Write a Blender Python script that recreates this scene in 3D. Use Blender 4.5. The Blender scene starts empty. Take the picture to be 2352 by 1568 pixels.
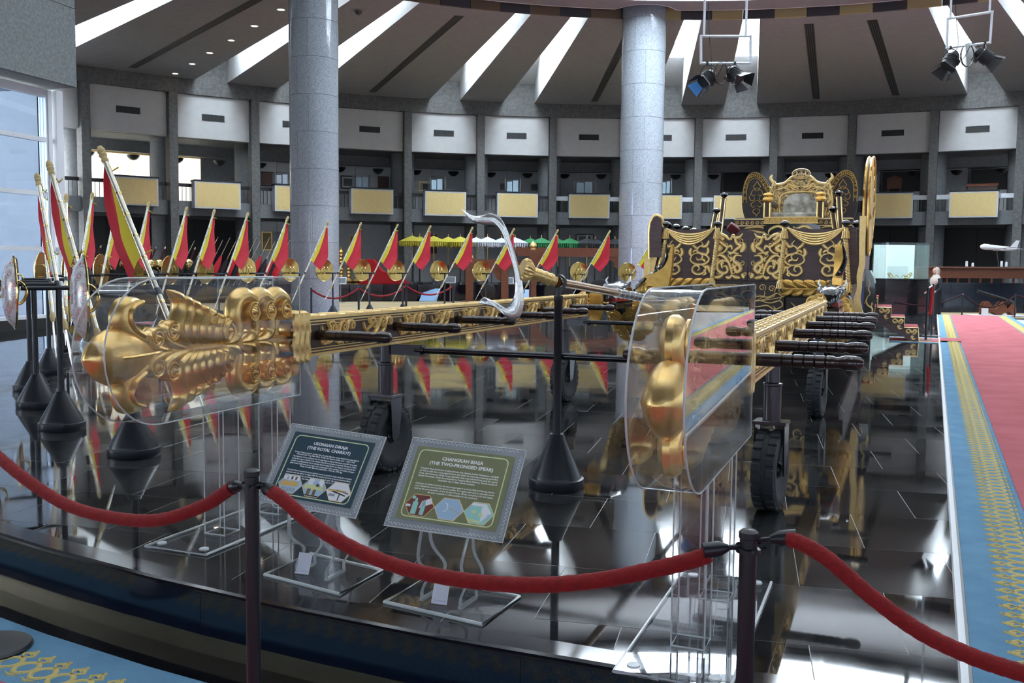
import bpy, bmesh, math, random
from math import sin, cos, pi, radians as R, atan2, hypot, sqrt
from mathutils import Vector, Matrix
random.seed(7)
S = bpy.context.scene
COL = S.collection
# ---------------------------------------------------------------- camera (eye 1.26 m above the granite platform, z = 0 is the platform top)
PITCH, ROLL = .07646, .00946
cam = bpy.data.cameras.new('camera'); cam.sensor_width = 36; cam.lens = 2235 * 36 / 2352; cam.clip_end = 300
co = bpy.data.objects.new('camera', cam); COL.objects.link(co); S.camera = co
_c, _s, _cr, _sr = cos(PITCH), sin(PITCH), cos(ROLL), sin(ROLL)
_R0, _U0, _F = Vector((1, 0, 0)), Vector((0, _s, _c)), Vector((0, _c, -_s))
_R1, _U1 = _R0 * _cr + _U0 * _sr, -_R0 * _sr + _U0 * _cr
co.matrix_world = Matrix(((_R1.x, _U1.x, -_F.x, 0), (_R1.y, _U1.y, -_F.y, 0), (_R1.z, _U1.z, -_F.z, 1.26), (0, 0, 0, 1)))
# ---------------------------------------------------------------- sky, daylight, exposure
W = bpy.data.worlds.new('sky'); S.world = W; W.use_nodes = True
W.node_tree.nodes['Background'].inputs[0].default_value = (.86, .93, 1, 1)
W.node_tree.nodes['Background'].inputs[1].default_value = 36.0
S.view_settings.view_transform = 'Standard'; S.view_settings.look = 'None'; S.view_settings.exposure = 0.12; S.view_settings.gamma = 1
S.view_settings.use_curve_mapping = False
HC = (5.138, 15.306)                    # centre of the round hall
ZF = -.26                               # main floor
def lamp(name, kind, loc, energy, color=(1, 1, 1), size=1, rot=(0, 0, 0), **kw):
    l = bpy.data.lights.new(name, kind); l.energy = energy; l.color = color
    if kind == 'AREA': l.size = size; l.shape = 'DISK'
    elif kind != 'SUN': l.shadow_soft_size = size
    for k, v in kw.items(): setattr(l, k, v)
    o = bpy.data.objects.new(name, l); COL.objects.link(o); o.location = loc; o.rotation_euler = rot; return o
# ---------------------------------------------------------------- helpers
class MB:
    def __init__(s): s.v = []; s.f = []
    def add(s, vs, fs, M=None):
        n = len(s.v); s.v += [tuple(M @ Vector(p)) if M else tuple(p) for p in vs]
        s.f += [tuple(i + n for i in f) for f in fs]; return s
    def box(s, x0, x1, y0, y1, z0, z1, M=None):
        return s.add([(x, y, z) for z in (z0, z1) for y in (y0, y1) for x in (x0, x1)],
                     [(0, 2, 3, 1), (4, 5, 7, 6), (0, 1, 5, 4), (2, 6, 7, 3), (0, 4, 6, 2), (1, 3, 7, 5)], M)
    def cbox(s, x0, x1, y0, y1, z0, z1, b, M=None):      # box with chamfered edges all round
        v = []
        for z, k in ((z0, b), (z0 + b, 0), (z1 - b, 0), (z1, b)):
            for x, y in ((x0, y0), (x1, y0), (x1, y1), (x0, y1)):
                v.append((x + (k if x == x0 else -k), y + (k if y == y0 else -k), z))
        f = [(3, 2, 1, 0), (12, 13, 14, 15)]
        for r in range(3):
            for i in range(4):
                j = (i + 1) % 4; f.append((4 * r + i, 4 * r + j, 4 * r + 4 + j, 4 * r + 4 + i))
        return s.add(v, f, M)
    def tube(s, pts, r, n=8, cap=True, sq=1, close=False, nx0=None):   # r number or list; sq squashes the section
        pts = [Vector(p) for p in pts]; m = len(pts); rs = r if isinstance(r, (list, tuple)) else [r] * m
        vs = []; t0 = (pts[1] - pts[0]).normalized()
        up = Vector((0, 0, 1)) if abs(t0.z) < .9 else Vector((1, 0, 0))
        nx = Vector(nx0) if nx0 else t0.cross(up).normalized()
        for i in range(m):
            a = pts[i - 1] if (i or close) else pts[i]; b = pts[(i + 1) % m] if (i < m - 1 or close) else pts[i]
            t = (b - a).normalized(); nx = (nx - t * nx.dot(t)).normalized(); ny = t.cross(nx)
            for k in range(n):
                a_ = 2 * pi * k / n; vs.append(pts[i] + (nx * cos(a_) + ny * sin(a_) * sq) * rs[i])
        fs = []
        for i in range(m if close else m - 1):
            for k in range(n):
                k2 = (k + 1) % n; i2 = (i + 1) % m
                fs.append((i * n + k, i * n + k2, i2 * n + k2, i2 * n + k))
        if cap and not close: fs += [tuple(range(n))[::-1], tuple(range((m - 1) * n, m * n))]
        return s.add(vs, fs)
    def lathe(s, prof, n=16, M=None, a0=0, a1=2 * pi, cap=True):      # prof [(r, z)...] about z
        full = abs(a1 - a0 - 2 * pi) < 1e-6; c = n if full else n + 1; vs = []; fs = []
        for r, z in prof:
            for k in range(c):
                a = a0 + (a1 - a0) * k / n; vs.append((r * cos(a), r * sin(a), z))
        for i in range(len(prof) - 1):
            for k in range(n):
                k2 = (k + 1) % c; fs.append((i * c + k, i * c + k2, (i + 1) * c + k2, (i + 1) * c + k))
        if full and cap and prof[0] != prof[-1]:
            if prof[0][0] > 1e-6: fs.append(tuple(range(c))[::-1])
            if prof[-1][0] > 1e-6: fs.append(tuple(range((len(prof) - 1) * c, len(prof) * c)))
        return s.add(vs, fs, M)
    def prism(s, poly, z0, z1, M=None):                      # polygon in xy between z0 and z1
        n = len(poly); vs = [(x, y, z0) for x, y in poly] + [(x, y, z1) for x, y in poly]
        fs = [tuple(range(n))[::-1], tuple(range(n, 2 * n))] + [(i, (i + 1) % n, n + (i + 1) % n, n + i) for i in range(n)]
        return s.add(vs, fs, M)
    def ribbon(s, pts, w, h, M=None, taper=.5):              # raised carved strip along 2D pts in xy, ridge at z = h
        n = len(pts); vs = []; fs = []
        for i, (x, y) in enumerate(pts):
            x0, y0 = pts[max(i - 1, 0)]; x1, y1 = pts[min(i + 1, n - 1)]
            d = hypot(x1 - x0, y1 - y0) or 1; nx, ny = -(y1 - y0) / d, (x1 - x0) / d
            t = i / (n - 1); k = (w(t) if callable(w) else w * max(.12, min(1, (sin(pi * t) ** taper) if taper else 1)))
            vs += [(x + nx * k, y + ny * k, 0), (x + nx * k * .45, y + ny * k * .45, h), (x - nx * k * .45, y - ny * k * .45, h), (x - nx * k, y - ny * k, 0)]
            if i: b = 4 * i; fs += [(b - 4, b - 3, b + 1, b), (b - 3, b - 2, b + 2, b + 1), (b - 2, b - 1, b + 3, b + 2)]
        return s.add(vs, fs, M)
    def build(s, name, mat, parent=None, loc=(0, 0, 0), rot=(0, 0, 0), smooth=40, weld=False):
        me = bpy.data.meshes.new(name); me.from_pydata(s.v, [], s.f)
        bm = bmesh.new(); bm.from_mesh(me)
        if weld: bmesh.ops.remove_doubles(bm, verts=bm.verts, dist=1e-4)
        bmesh.ops.recalc_face_normals(bm, faces=bm.faces); bm.to_mesh(me); bm.free()
        if smooth:
            me.polygons.foreach_set('use_smooth', [True] * len(me.polygons))
            me.set_sharp_from_angle(angle=R(smooth))
        if mat: me.materials.append(mat)
        return link(bpy.data.objects.new(name, me), parent, loc, rot)
def link(o, parent=None, loc=(0, 0, 0), rot=(0, 0, 0)):
    COL.objects.link(o); o.location = loc; o.rotation_euler = rot
    if parent: o.parent = parent
    return o
def inst(o, parent=None, loc=(0, 0, 0), rot=(0, 0, 0), name=None):   # another object with the same mesh data
    c = bpy.data.objects.new(name or o.name.split('.')[0], o.data)
    return link(c, parent, loc, rot)
def tag(o, label, cat, group=None, kind=None):
    if label: o['label'] = label
    if cat: o['category'] = cat
    if group: o['group'] = group
    if kind: o['kind'] = kind
    return o
def thing(name, label, cat, loc=(0, 0, 0), rotz=0, group=None):
    return tag(link(bpy.data.objects.new(name, None), None, loc, (0, 0, rotz)), label, cat, group)
def struct(name, parent=None, loc=(0, 0, 0), rotz=0):
    o = link(bpy.data.objects.new(name, None), parent, loc, (0, 0, rotz)); o['kind'] = 'structure'; return o
_kids = {}
def kids_of(o): return [c for c in bpy.data.objects if c.parent == o]
def dup(root, loc, rotz, label, group=None):                # a copy of a thing, its parts and sub-parts (mesh data shared)
    def cp(o, par):
        c = o.copy(); COL.objects.link(c); c.parent = par
        for k in _kids.setdefault(o.name, kids_of(o)): cp(k, c)
        return c
    c = cp(root, None); c.location = loc; c.rotation_euler = (0, 0, rotz); c['label'] = label
    if group: c['group'] = group
    return c
def stuff(o): o['kind'] = 'stuff'; return o
# materials
def srgb(r, g, b): return tuple(((c / 255) / 12.92 if c < 11 else ((c / 255 + .055) / 1.055) ** 2.4) for c in (r, g, b)) + (1,)
def mat(name, col, rough=.5, metal=0, var=None, scale=30, bump=0, bscale=60, spec=.5, trans=0, ior=1.5, emit=None, es=1, detail=4, rvar=None, coat=0, sheen=0, obj=True, stretch=None):
    m = bpy.data.materials.new(name); m.use_nodes = True; nt = m.node_tree; p = nt.nodes['Principled BSDF']
    col = tuple(col) + ((1,) if len(col) == 3 else ())
    p.inputs['Base Color'].default_value = col; p.inputs['Roughness'].default_value = rough; p.inputs['Metallic'].default_value = metal
    p.inputs['Specular IOR Level'].default_value = spec; p.inputs['IOR'].default_value = ior; p.inputs['Transmission Weight'].default_value = trans
    p.inputs['Coat Weight'].default_value = coat; p.inputs['Sheen Weight'].default_value = sheen
    if emit: p.inputs['Emission Color'].default_value = emit; p.inputs['Emission Strength'].default_value = es
    N = nt.nodes.new; L = nt.links.new
    if var or bump or rvar:
        tc = N('ShaderNodeTexCoord'); src = tc.outputs['Object' if obj else 'Generated']
        if stretch:
            mp = N('ShaderNodeMapping'); mp.inputs['Scale'].default_value = stretch; L(src, mp.inputs[0]); src = mp.outputs[0]
    if var:
        n = N('ShaderNodeTexNoise'); n.inputs['Scale'].default_value = scale; n.inputs['Detail'].default_value = detail; L(src, n.inputs['Vector'])
        r = N('ShaderNodeValToRGB'); r.color_ramp.elements[0].position = .33; r.color_ramp.elements[1].position = .67
        r.color_ramp.elements[0].color = col; r.color_ramp.elements[1].color = tuple(var) + ((1,) if len(var) == 3 else ())
        L(n.outputs[0], r.inputs[0]); L(r.outputs[0], p.inputs['Base Color'])
    if rvar:
        n = N('ShaderNodeTexNoise'); n.inputs['Scale'].default_value = rvar[2]; n.inputs['Detail'].default_value = 6; L(src, n.inputs['Vector'])
        q = N('ShaderNodeMapRange'); q.inputs[1].default_value = .35; q.inputs[2].default_value = .7; q.inputs[3].default_value = rvar[0]; q.inputs[4].default_value = rvar[1]
        L(n.outputs[0], q.inputs[0]); L(q.outputs[0], p.inputs['Roughness'])
    if bump:
        n = N('ShaderNodeTexNoise'); n.inputs['Scale'].default_value = bscale; n.inputs['Detail'].default_value = 4; L(src, n.inputs['Vector'])
        b = N('ShaderNodeBump'); b.inputs['Strength'].default_value = bump; b.inputs['Distance'].default_value = .01; L(n.outputs[0], b.inputs['Height']); L(b.outputs[0], p.inputs['Normal'])
    return m
def sheet(name, tint=(1, 1, 1), refl=1.0, ior=1.45, haze=0, hcol=(.9, .95, 1), rough=.0):   # thin clear sheet: straight-through light + Fresnel reflection (+ some haze)
    m = bpy.data.materials.new(name); m.use_nodes = True; nt = m.node_tree; nt.nodes.clear(); N = nt.nodes.new; L = nt.links.new
    o = N('ShaderNodeOutputMaterial'); t = N('ShaderNodeBsdfTransparent'); t.inputs[0].default_value = tuple(tint) + (1,)
    g = N('ShaderNodeBsdfGlossy'); g.inputs['Roughness'].default_value = rough; f = N('ShaderNodeLayerWeight'); f.inputs[0].default_value = .5; f0 = ((ior - 1) / (ior + 1)) ** 2
    pw = N('ShaderNodeMath'); pw.operation = 'POWER'; pw.inputs[1].default_value = 5; L(f.outputs['Facing'], pw.inputs[0])
    mu = N('ShaderNodeMath'); mu.operation = 'MULTIPLY_ADD'; mu.inputs[1].default_value = (1 - f0) * refl; mu.inputs[2].default_value = f0 * refl; mu.use_clamp = True; L(pw.outputs[0], mu.inputs[0])
    x = N('ShaderNodeMixShader'); L(mu.outputs[0], x.inputs[0]); L(g.outputs[0], x.inputs[2]); last = t.outputs[0]
    if haze:
        d = N('ShaderNodeBsdfTranslucent'); d.inputs[0].default_value = tuple(hcol) + (1,); d2 = N('ShaderNodeBsdfDiffuse'); d2.inputs[0].default_value = tuple(hcol) + (1,)
        a = N('ShaderNodeMixShader'); a.inputs[0].default_value = .5; L(d.outputs[0], a.inputs[1]); L(d2.outputs[0], a.inputs[2])
        h = N('ShaderNodeMixShader'); h.inputs[0].default_value = haze; L(last, h.inputs[1]); L(a.outputs[0], h.inputs[2]); last = h.outputs[0]
    L(last, x.inputs[1]); L(x.outputs[0], o.inputs[0]); return m
M = dict(
    tile=mat('polished_black_granite', (.009, .009, .010), .05, rvar=(.015, .10, 1.1), var=(.034, .034, .035), scale=1.7, detail=12),
    grout=mat('pale_joint', (.32, .32, .32), .5),
    navy=mat('dark_blue_granite', (.003, .006, .015), .10, var=(.008, .013, .027), scale=160, detail=5),
    rim=mat('black_granite_edge', (.006, .005, .009), .1),
    floor=mat('black_floor_granite', (.007, .007, .008), .06),
    brass=mat('brass_strip', (.42, .38, .27), .22, .9),
    conc=mat('bush_hammered_granite', (.085, .083, .082), .7, var=(.14, .138, .135), scale=9, detail=8, bump=.25, bscale=40),
    conc2=mat('grey_stone_panel', (.13, .135, .14), .6, var=(.17, .175, .18), scale=7, detail=8),
    stone=mat('green_grey_fascia_stone', (.11, .125, .125), .55, var=(.19, .21, .21), scale=14, detail=9),
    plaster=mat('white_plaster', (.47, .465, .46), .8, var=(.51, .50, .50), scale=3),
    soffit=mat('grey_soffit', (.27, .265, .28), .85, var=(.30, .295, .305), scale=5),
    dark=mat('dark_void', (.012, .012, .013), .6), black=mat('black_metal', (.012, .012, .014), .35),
    granite=mat('polished_grey_granite', (.19, .22, .25), .09, var=(.37, .41, .44), scale=38, detail=8, rvar=(.06, .14, 3)),
    whitem=mat('white_painted_metal', (.72, .74, .77), .4), greym=mat('grey_frame', (.55, .56, .6), .4),
    gold=mat('gold_leaf', (.86, .53, .17), .30, .9, var=(.93, .66, .28), scale=22, bump=.12, bscale=45),
    goldp=mat('bright_gold_paint', (.82, .55, .20), .36, .6, var=(.90, .66, .30), scale=30),
    goldd=mat('old_gold', (.56, .32, .07), .35, .75, var=(.70, .43, .12), scale=16),
    brassp=mat('polished_brass', (.80, .62, .26), .16, 1.0), brasso=mat('aged_brass', (.50, .36, .12), .24, 1.0, var=(.36, .25, .08), scale=7), wallg=mat('pale_grey_wall_panel', (.56, .56, .57), .8, var=(.60, .60, .61), scale=3), silver=mat('silver', (.78, .77, .75), .25, .9, var=(.88, .87, .85), scale=40, bump=.15, bscale=90),
    wood=mat('dark_brown_wood', (.045, .022, .016), .38, var=(.075, .04, .032), scale=9, stretch=(1, 1, 6)),
    panelw=mat('brown_panel', (.075, .042, .042), .42, var=(.11, .068, .066), scale=6, stretch=(1, 1, 5)),
    ebony=mat('dark_turned_wood', (.028, .014, .012), .22, coat=.4), redwood=mat('red_brown_timber', (.11, .030, .012), .5, var=(.17, .05, .02), scale=8, stretch=(1, 1, 5)),
    rubber=mat('tyre_rubber', (.022, .024, .028), .65, bump=.1), steel=mat('dark_steel_tube', (.075, .073, .08), .22, .9), lacq=mat('black_lacquer', (.012, .011, .012), .12, coat=.6),
    red=mat('red_flag_cloth', (.55, .012, .03), .75, var=(.62, .02, .045), scale=5), yellow=mat('yellow_flag_cloth', (.74, .62, .03), .75),
    velvet=mat('dark_red_velvet', (.26, .003, .005), .85, sheen=.05, var=(.20, .002, .003), scale=60, bump=.4, bscale=120),
    carpetr=mat('pink_red_carpet', (.40, .085, .10), .95, var=(.48, .12, .14), scale=2.2, detail=8, bump=.6, bscale=160),
    carpetb=mat('blue_carpet', (.105, .25, .40), .95, var=(.14, .31, .47), scale=5, detail=8, bump=.6, bscale=200), carpety=mat('yellow_carpet_motif', (.60, .48, .18), .95, bump=.5, bscale=200),
    board=mat('gold_flecked_board', (.58, .42, .17), .5, var=(.72, .55, .25), scale=26, detail=9),
    acryl=sheet('clear_acrylic', (.985, .99, .995), 1.25, 1.5, .012), acrylh=sheet('acrylic_plate', (.95, .96, .97), 1.0, 1.45, .05), edge=mat('acrylic_cut_edge', (.82, .85, .86), .3),  # faint haze in the clear acrylic stands in for bright sky reflections
    glass=sheet('window_glass', (.93, .97, .99), 1.0, 1.5), green=sheet('greenish_glass', (.88, .95, .94), 1.0, 1.5, .04, (.8, .92, .92)),
)
M['edge'].node_tree.nodes['Principled BSDF'].inputs['Transmission Weight'].default_value = .35
def pol(a, r, z=0): return Vector((HC[0] + r * sin(R(a)), HC[1] + r * cos(R(a)), z))     # a degrees clockwise from +Y about the hall centre
def arc(a0, a1, r, n): return [(r * sin(R(a0 + (a1 - a0) * i / n)), r * cos(R(a0 + (a1 - a0) * i / n))) for i in range(n + 1)]
def ringseg(mb, a0, a1, r0, r1, z0, z1, n=2): mb.prism(arc(a0, a1, r0, n) + arc(a1, a0, r1, n), z0, z1); return mb
def catm(P, n=8):
    P = [Vector(p + (0,)) if len(p) == 2 else Vector(p) for p in P]; o = []
    for i in range(len(P) - 1):
        a, b, c, d = P[max(i - 1, 0)], P[i], P[i + 1], P[min(i + 2, len(P) - 1)]
        for k in range(n):
            t = k / n; o.append(.5 * (2 * b + (c - a) * t + (2 * a - 5 * b + 4 * c - d) * t * t + (3 * b - a - 3 * c + d) * t ** 3))
    return o + [P[-1]]
def c2(P, n=8): return [(p.x, p.y) for p in catm(P, n)]
def spiral(cx, cy, r0, r1, a0, turns, n=18):    # degrees, from radius r0 to r1
    return [(cx + (r0 + (r1 - r0) * i / n) * cos(R(a0 + 360 * turns * i / n)), cy + (r0 + (r1 - r0) * i / n) * sin(R(a0 + 360 * turns * i / n))) for i in range(n + 1)]
def plane(o, u, v):                              # matrix whose xy spans u, v at o
    u = Vector(u).normalized(); v = Vector(v).normalized(); n = u.cross(v)
    return Matrix(((u.x, v.x, n.x, o[0]), (u.y, v.y, n.y, o[1]), (u.z, v.z, n.z, o[2]), (0, 0, 0, 1)))
XZ = lambda y, x=0, z=0: plane((x, y, z), (1, 0, 0), (0, 0, 1))      # faces -y (towards the viewer)
def ray(px, py):                                 # direction of a photo pixel from the eye
    X, Y = px - 1176, py - 784; a = X * _cr + Y * _sr; b = -X * _sr + Y * _cr
    return _R0 * a - _U0 * b + _F * 2235
EYE = Vector((0, 0, 1.26))
def at(px, py, Y): d = ray(px, py); return EYE + d * (Y / d.y)
def atz(px, py, z=0): d = ray(px, py); return EYE + d * ((z - 1.26) / d.z)
# ================================================================ SHELL
# ---- raised round platform of polished granite
PR = 13.22
plat = struct('stone_platform', None, (HC[0], HC[1], 0))
ringseg(MB(), 0, 360, .01, PR - .13, -.1, -.0006, 96).build('bed', M['grout'], plat, smooth=0)
mb = MB()
mb.lathe([(PR - .13, -.002), (PR - .13, .001), (PR - .02, .001), (PR - .004, -.004), (PR, -.012), (PR, -.02)], 120, cap=False).build('rim', M['rim'], plat, smooth=12)
for i in range(60):                                    # facing slabs of the riser
    a = i * 6 + 1.7
    inst_o = ringseg(MB(), -2.995, 2.995, PR - .05, PR - .003, -.185, -.021, 3).build('riser_slab', M['navy'], plat, rot=(0, 0, -R(a))) if i == 0 else inst(inst_o, plat, rot=(0, 0, -R(a)))
    if i == 0: br_o = ringseg(MB(), -3, 3, PR - .05, PR - .001, ZF, -.186, 3).build('kick_strip', M['brass'], plat, rot=(0, 0, -R(a)))
    else: inst(br_o, plat, rot=(0, 0, -R(a)))
# carpet lane on the platform (heading 23.4 degrees): everything is laid out along it
CA = R(23.35); cu = Vector((sin(CA), cos(CA), 0)); cv = Vector((cos(CA), -sin(CA), 0)); C0 = Vector((1.426, 2.90, 0))
CW = 1.85
# tiles, running bond, heading 13.6 degrees
TA = R(13.6); tu = Vector((sin(TA), cos(TA), 0)); tv = Vector((cos(TA), -sin(TA), 0)); TS = .632; cells = []
hc3 = Vector((HC[0], HC[1], 0))
for j in range(-24, 25):
    for i in range(-24, 25):
        p = tu * (j * TS + .21) + tv * ((i + .5 * (j % 2)) * TS + .1)
        cells.append(((p + hc3).length, p))
cells.sort(key=lambda c: c[0]); h = TS / 2 - .0009
HP = [(Vector((sin(R(3 * k)), cos(R(3 * k)), 0)), PR - .132) for k in range(120)] + [(cv, (C0 - hc3).dot(cv) - .040)]      # half planes n.x <= d that bound the tiling
def clip(poly):
    for n_, d in HP:
        if not poly or max(q.dot(n_) for q in poly) <= d: continue
        o = []
        for i in range(len(poly)):
            a, b = poly[i - 1], poly[i]; da, db = a.dot(n_) - d, b.dot(n_) - d
            if (da < 0) != (db < 0): o.append(a.lerp(b, da / (da - db)))
            if db <= 0: o.append(b)
        poly = o
    return poly
tile0 = None; far = MB(); nt_ = 0; tm = Matrix.Rotation(-TA, 4, 'Z')
def tilemesh(q):
    n = len(q); c = sum(q, Vector()) / n; r = MB(); r.add([(v.x, v.y, -.03) for v in q] + [(v.x, v.y, -.0012) for v in q] + [tuple(v + (c - v).normalized() * .0012) for v in q], [tuple(range(2 * n, 3 * n))] + [(i + o, (i + 1) % n + o, n + (i + 1) % n + o, n + i + o) for o in (0, n) for i in range(n)]); return r
for k, (d, p) in enumerate(cells):
    sq_ = [p + tu * (a * h) + tv * (b * h) for a, b in ((-1, -1), (-1, 1), (1, 1), (1, -1))]; q = clip(sq_)
    if len(q) < 3 or sum((q[i - 1].x * q[i].y - q[i].x * q[i - 1].y) for i in range(len(q))) ** 2 < 1e-4: continue
    whole = len(q) == 4 and all((x - y).length < 1e-6 for x, y in zip(q, sq_))
    if nt_ < 290:
        nt_ += 1
        if whole:
            tilt = (R(random.uniform(-.05, .05)), R(random.uniform(-.05, .05)), -TA + random.choice((0, pi / 2, pi)))
            if tile0 is None: tile0 = tilemesh([Vector((-h, -h, 0)), Vector((h, -h, 0)), Vector((h, h, 0)), Vector((-h, h, 0))]).build('tile', M['tile'], plat, p, tilt, smooth=0)
            else: inst(tile0, plat, p, tilt)
        else: tilemesh([v - p for v in q]).build('tile', M['tile'], plat, p, smooth=0)
    else: t_ = tilemesh(q); far.add(t_.v, t_.f)
stuff(far.build('far_tiles', M['tile'], plat, smooth=0))
# ---- main floor
fl = tag(ringseg(MB(), 0, 360, 12.9, 45, ZF - .1, ZF, 120).build('floor', M['floor'], None, (HC[0], HC[1], 0), smooth=0), None, None, None, 'structure')
# ---- grey granite columns of polished drums
def column(n, x, y, z1):
    c = struct('column_%d' % n, None, (x, y, 0)); z = ZF; r = .74; first = None; k = 0
    while z < z1 - .1:
        for q in range(3):
            if first is None: first = MB().lathe([(r - .05, .004), (r - .002, .004), (r, .008), (r, 1.092), (r - .002, 1.096), (r - .05, 1.096)], 14, None, .003, 2 * pi / 3 - .003).build('drum_panel', M['granite'], c, (0, 0, z), (0, 0, 0), smooth=20)
            else: inst(first, c, (0, 0, z), (0, 0, 2 * pi / 3 * q + .5 * (k % 2)))
        z += 1.1; k += 1
    MB().lathe([(r - .04, ZF), (r - .04, z1)], 24).build('core', M['dark'], c)
column(1, -6.10, 30.1, 10.9); column(2, 4.40, 33.9, 10.9)
# ---- round wall of bays
RW = 36.12; A0 = -10.91
wall = struct('wall_back', None, (HC[0], HC[1], 0)); hw = RW * math.tan(R(3))
def bay_part(name, mb, m, angs, par=None, smooth=30):
    o = None
    for a in angs:
        if o is None: o = mb.build(name, m, par or wall, rot=(0, 0, -R(a)), smooth=smooth)
        else: inst(o, par or wall, rot=(0, 0, -R(a)))
PK = [A0 + 6 * k for k in range(-6, 10)]; BK = [a + 3 for a in PK[:-1]]
bay_part('pilaster', MB().cbox(-.19, .19, RW - .1, RW + .6, ZF, 9.05, .012), M['conc'], PK)
bay_part('recessed_column', MB().lathe([(.62, ZF), (.62, 7.07)], 20, Matrix.Translation((0, RW + 1.5, 0))), M['conc2'], PK)
bay_part('fascia_beam', MB().box(-hw - .05, hw + .05, RW + .05, RW + .6, 9.04, 10.7), M['conc'], BK)
hp = hw - .2
o = None
for i, a in enumerate(BK):
    pn = MB().cbox(-hp, hp, RW + .22, RW + .5, 7.07, 9.04, .01).build('white_panel', M['plaster'], wall, rot=(0, 0, -R(a))) if o is None else inst(o, wall, rot=(0, 0, -R(a)))
    if o is None: o = pn
    if i == 0:
        v0 = MB().box(-.52, .52, RW + .20, RW + .23, 7.92, 8.2).build('vent', M['dark'], pn)
        s0 = MB()
        for k in range(-8, 9): s0.box(.06 * k - .004, .06 * k + .004, RW + .188, RW + .2, 7.93, 8.19)
        for z in (7.915, 8.195): s0.box(-.53, .53, RW + .186, RW + .2, z, z + .012)
        s0 = s0.build('vent_grille', M['black'], pn, smooth=0)
    else: inst(v0, pn); inst(s0, pn)
bay_part('gallery_soffit', MB().box(-hw - .3, hw + .3, RW + .5, RW + 4.4, 7.06, 7.3), M['conc2'], BK)
bay_part('bulkhead', MB().box(-hw - .3, hw + .3, RW + 3.2, RW + 3.5, 6.55, 7.06), M['conc2'], BK)
bay_part('gallery_slab', MB().box(-hw - .25, hw + .25, RW + .22, RW + 4.4, 3.5, 4.17), M['conc2'], BK)
def backwall(z0, z1, name, m, angs):
    mb = MB()
    for s in (-1, 1): mb.cbox(min(0, s * hw * 1.13) + .008, max(0, s * hw * 1.13) - .008, RW + 4.0, RW + 4.2, z0, z1, .01)
    bay_part(name, mb, m, angs)
backwall(4.17, 7.06, 'gallery_wall', M['wallg'], BK[3:])
backwall(ZF, 3.5, 'ground_wall', M['wallg'], BK[3:10])
backwall(ZF, 3.5, 'painted_dark_opening', M['dark'], BK[:3] + BK[10:])  # near-black wall copies put the shade of the open bays into colour
# bright translucent end wall seen through two gallery bays
sky_lit = mat('backlit_white_panel', (.8, .78, .68), .6, emit=(1, .96, .80, 1), es=1.25)
for a, x0, x1 in ((BK[0], -1.9, 1.9), (BK[1], -1.9, 2.1), (BK[2], -1.9, .35)):
    w = struct('window_%d' % (2 + BK.index(a)), None, (HC[0], HC[1], 0), -R(a)); k = 0
    n = max(1, round((x1 - x0) / 1.0)); q0 = None; g0 = (x1 - x0) / n
    for i in range(n):
        for z0, z1 in ((4.2, 5.35), (5.37, 6.52)):
            MB().box(x0 + i * g0 + .02, x0 + (i + 1) * g0 - .02, RW + 3.95, RW + 4.0, z0, z1).build('pane', sky_lit, w, smooth=0)
    MB().box(x0, x1, RW + 4.0, RW + 4.05, 4.17, 6.6).build('frame', M['goldp'], w, smooth=0)
MB().box(.35, hw * 1.1, RW + 4.0, RW + 4.2, 4.17, 7.06).build('gallery_wall', M['conc2'], wall, rot=(0, 0, -R(BK[2])))
# rails and bars of the gallery front
rail = MB().box(-hp, hp, RW + .3, RW + .38, 4.82, 4.98)
bay_part('handrail', rail, M['black'], BK[:7]); bay_part('handrail', MB().box(-hp, hp, RW + .28, RW + .40, 4.76, 4.98), M['whitem'], BK[7:])
bars = MB()
for k in range(-9, 10): bars.box(k * .18 - .012, k * .18 + .012, RW + .33, RW + .355, 4.17, 4.82)
bay_part('balusters', bars, M['black'], BK, smooth=0)
# ---- plain remainder of the round hall behind the viewer
tinted = sheet('tinted_glass', (.29, .305, .32), 1.0, 1.5)
wf = struct('wall_front', None, (HC[0], HC[1], 0))
MB().prism(arc(45, 254, RW + .3, 60) + arc(254, 45, RW + .9, 60), 6.2, 13).build('upper_wall', M['conc2'], wf, smooth=0)
MB().prism(arc(45, 254, RW + .3, 60) + arc(254, 45, RW + .9, 60), ZF, .5).build('low_wall', M['conc2'], wf, smooth=0)
for i, a in enumerate(range(45, 250, 15)):             # glazed bays of the hall behind the viewer
    ringseg(MB(), a - 3, a + 3, RW + .3, RW + .9, .5, 6.2, 2).build('pier', M['conc2'], wf, smooth=0)
    MB().prism(arc(a + 3, a + 12, RW + .6, 3) + arc(a + 12, a + 3, RW + .62, 3), .5, 6.2).build('glass_bay', tinted, wf, smooth=0)
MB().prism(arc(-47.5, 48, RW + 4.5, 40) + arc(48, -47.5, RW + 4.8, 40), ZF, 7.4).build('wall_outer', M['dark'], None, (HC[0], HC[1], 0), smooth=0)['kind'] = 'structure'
MB().prism(arc(-47.5, 48, RW + .6, 40) + arc(48, -47.5, RW + .9, 40), 7.3, 13).build('wall_upper', M['conc'], None, (HC[0], HC[1], 0), smooth=0)['kind'] = 'structure'
def partition(name, p, q, z1):
    d = q - p; L_ = d.length; o = MB().box(0, L_, -.15, .15, ZF, z1).build(name, M['plaster'], None, p, (0, 0, atan2(d.y, d.x)), smooth=0); o['kind'] = 'structure'
partition('wall_left', Vector((-10.95, 23.15, 0)), pol(-43.7, RW + .1), 9.7); partition('wall_window_backdrop', Vector((-13.75, 28.5, 0)), Vector((-27, 24, 0)), 9.7); partition('wall_left_front', Vector((-13.2, 14.2, 0)), pol(-106, RW + .6), 9.7)  # the middle wall is added, lit plaster standing in for sky behind the window
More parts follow.
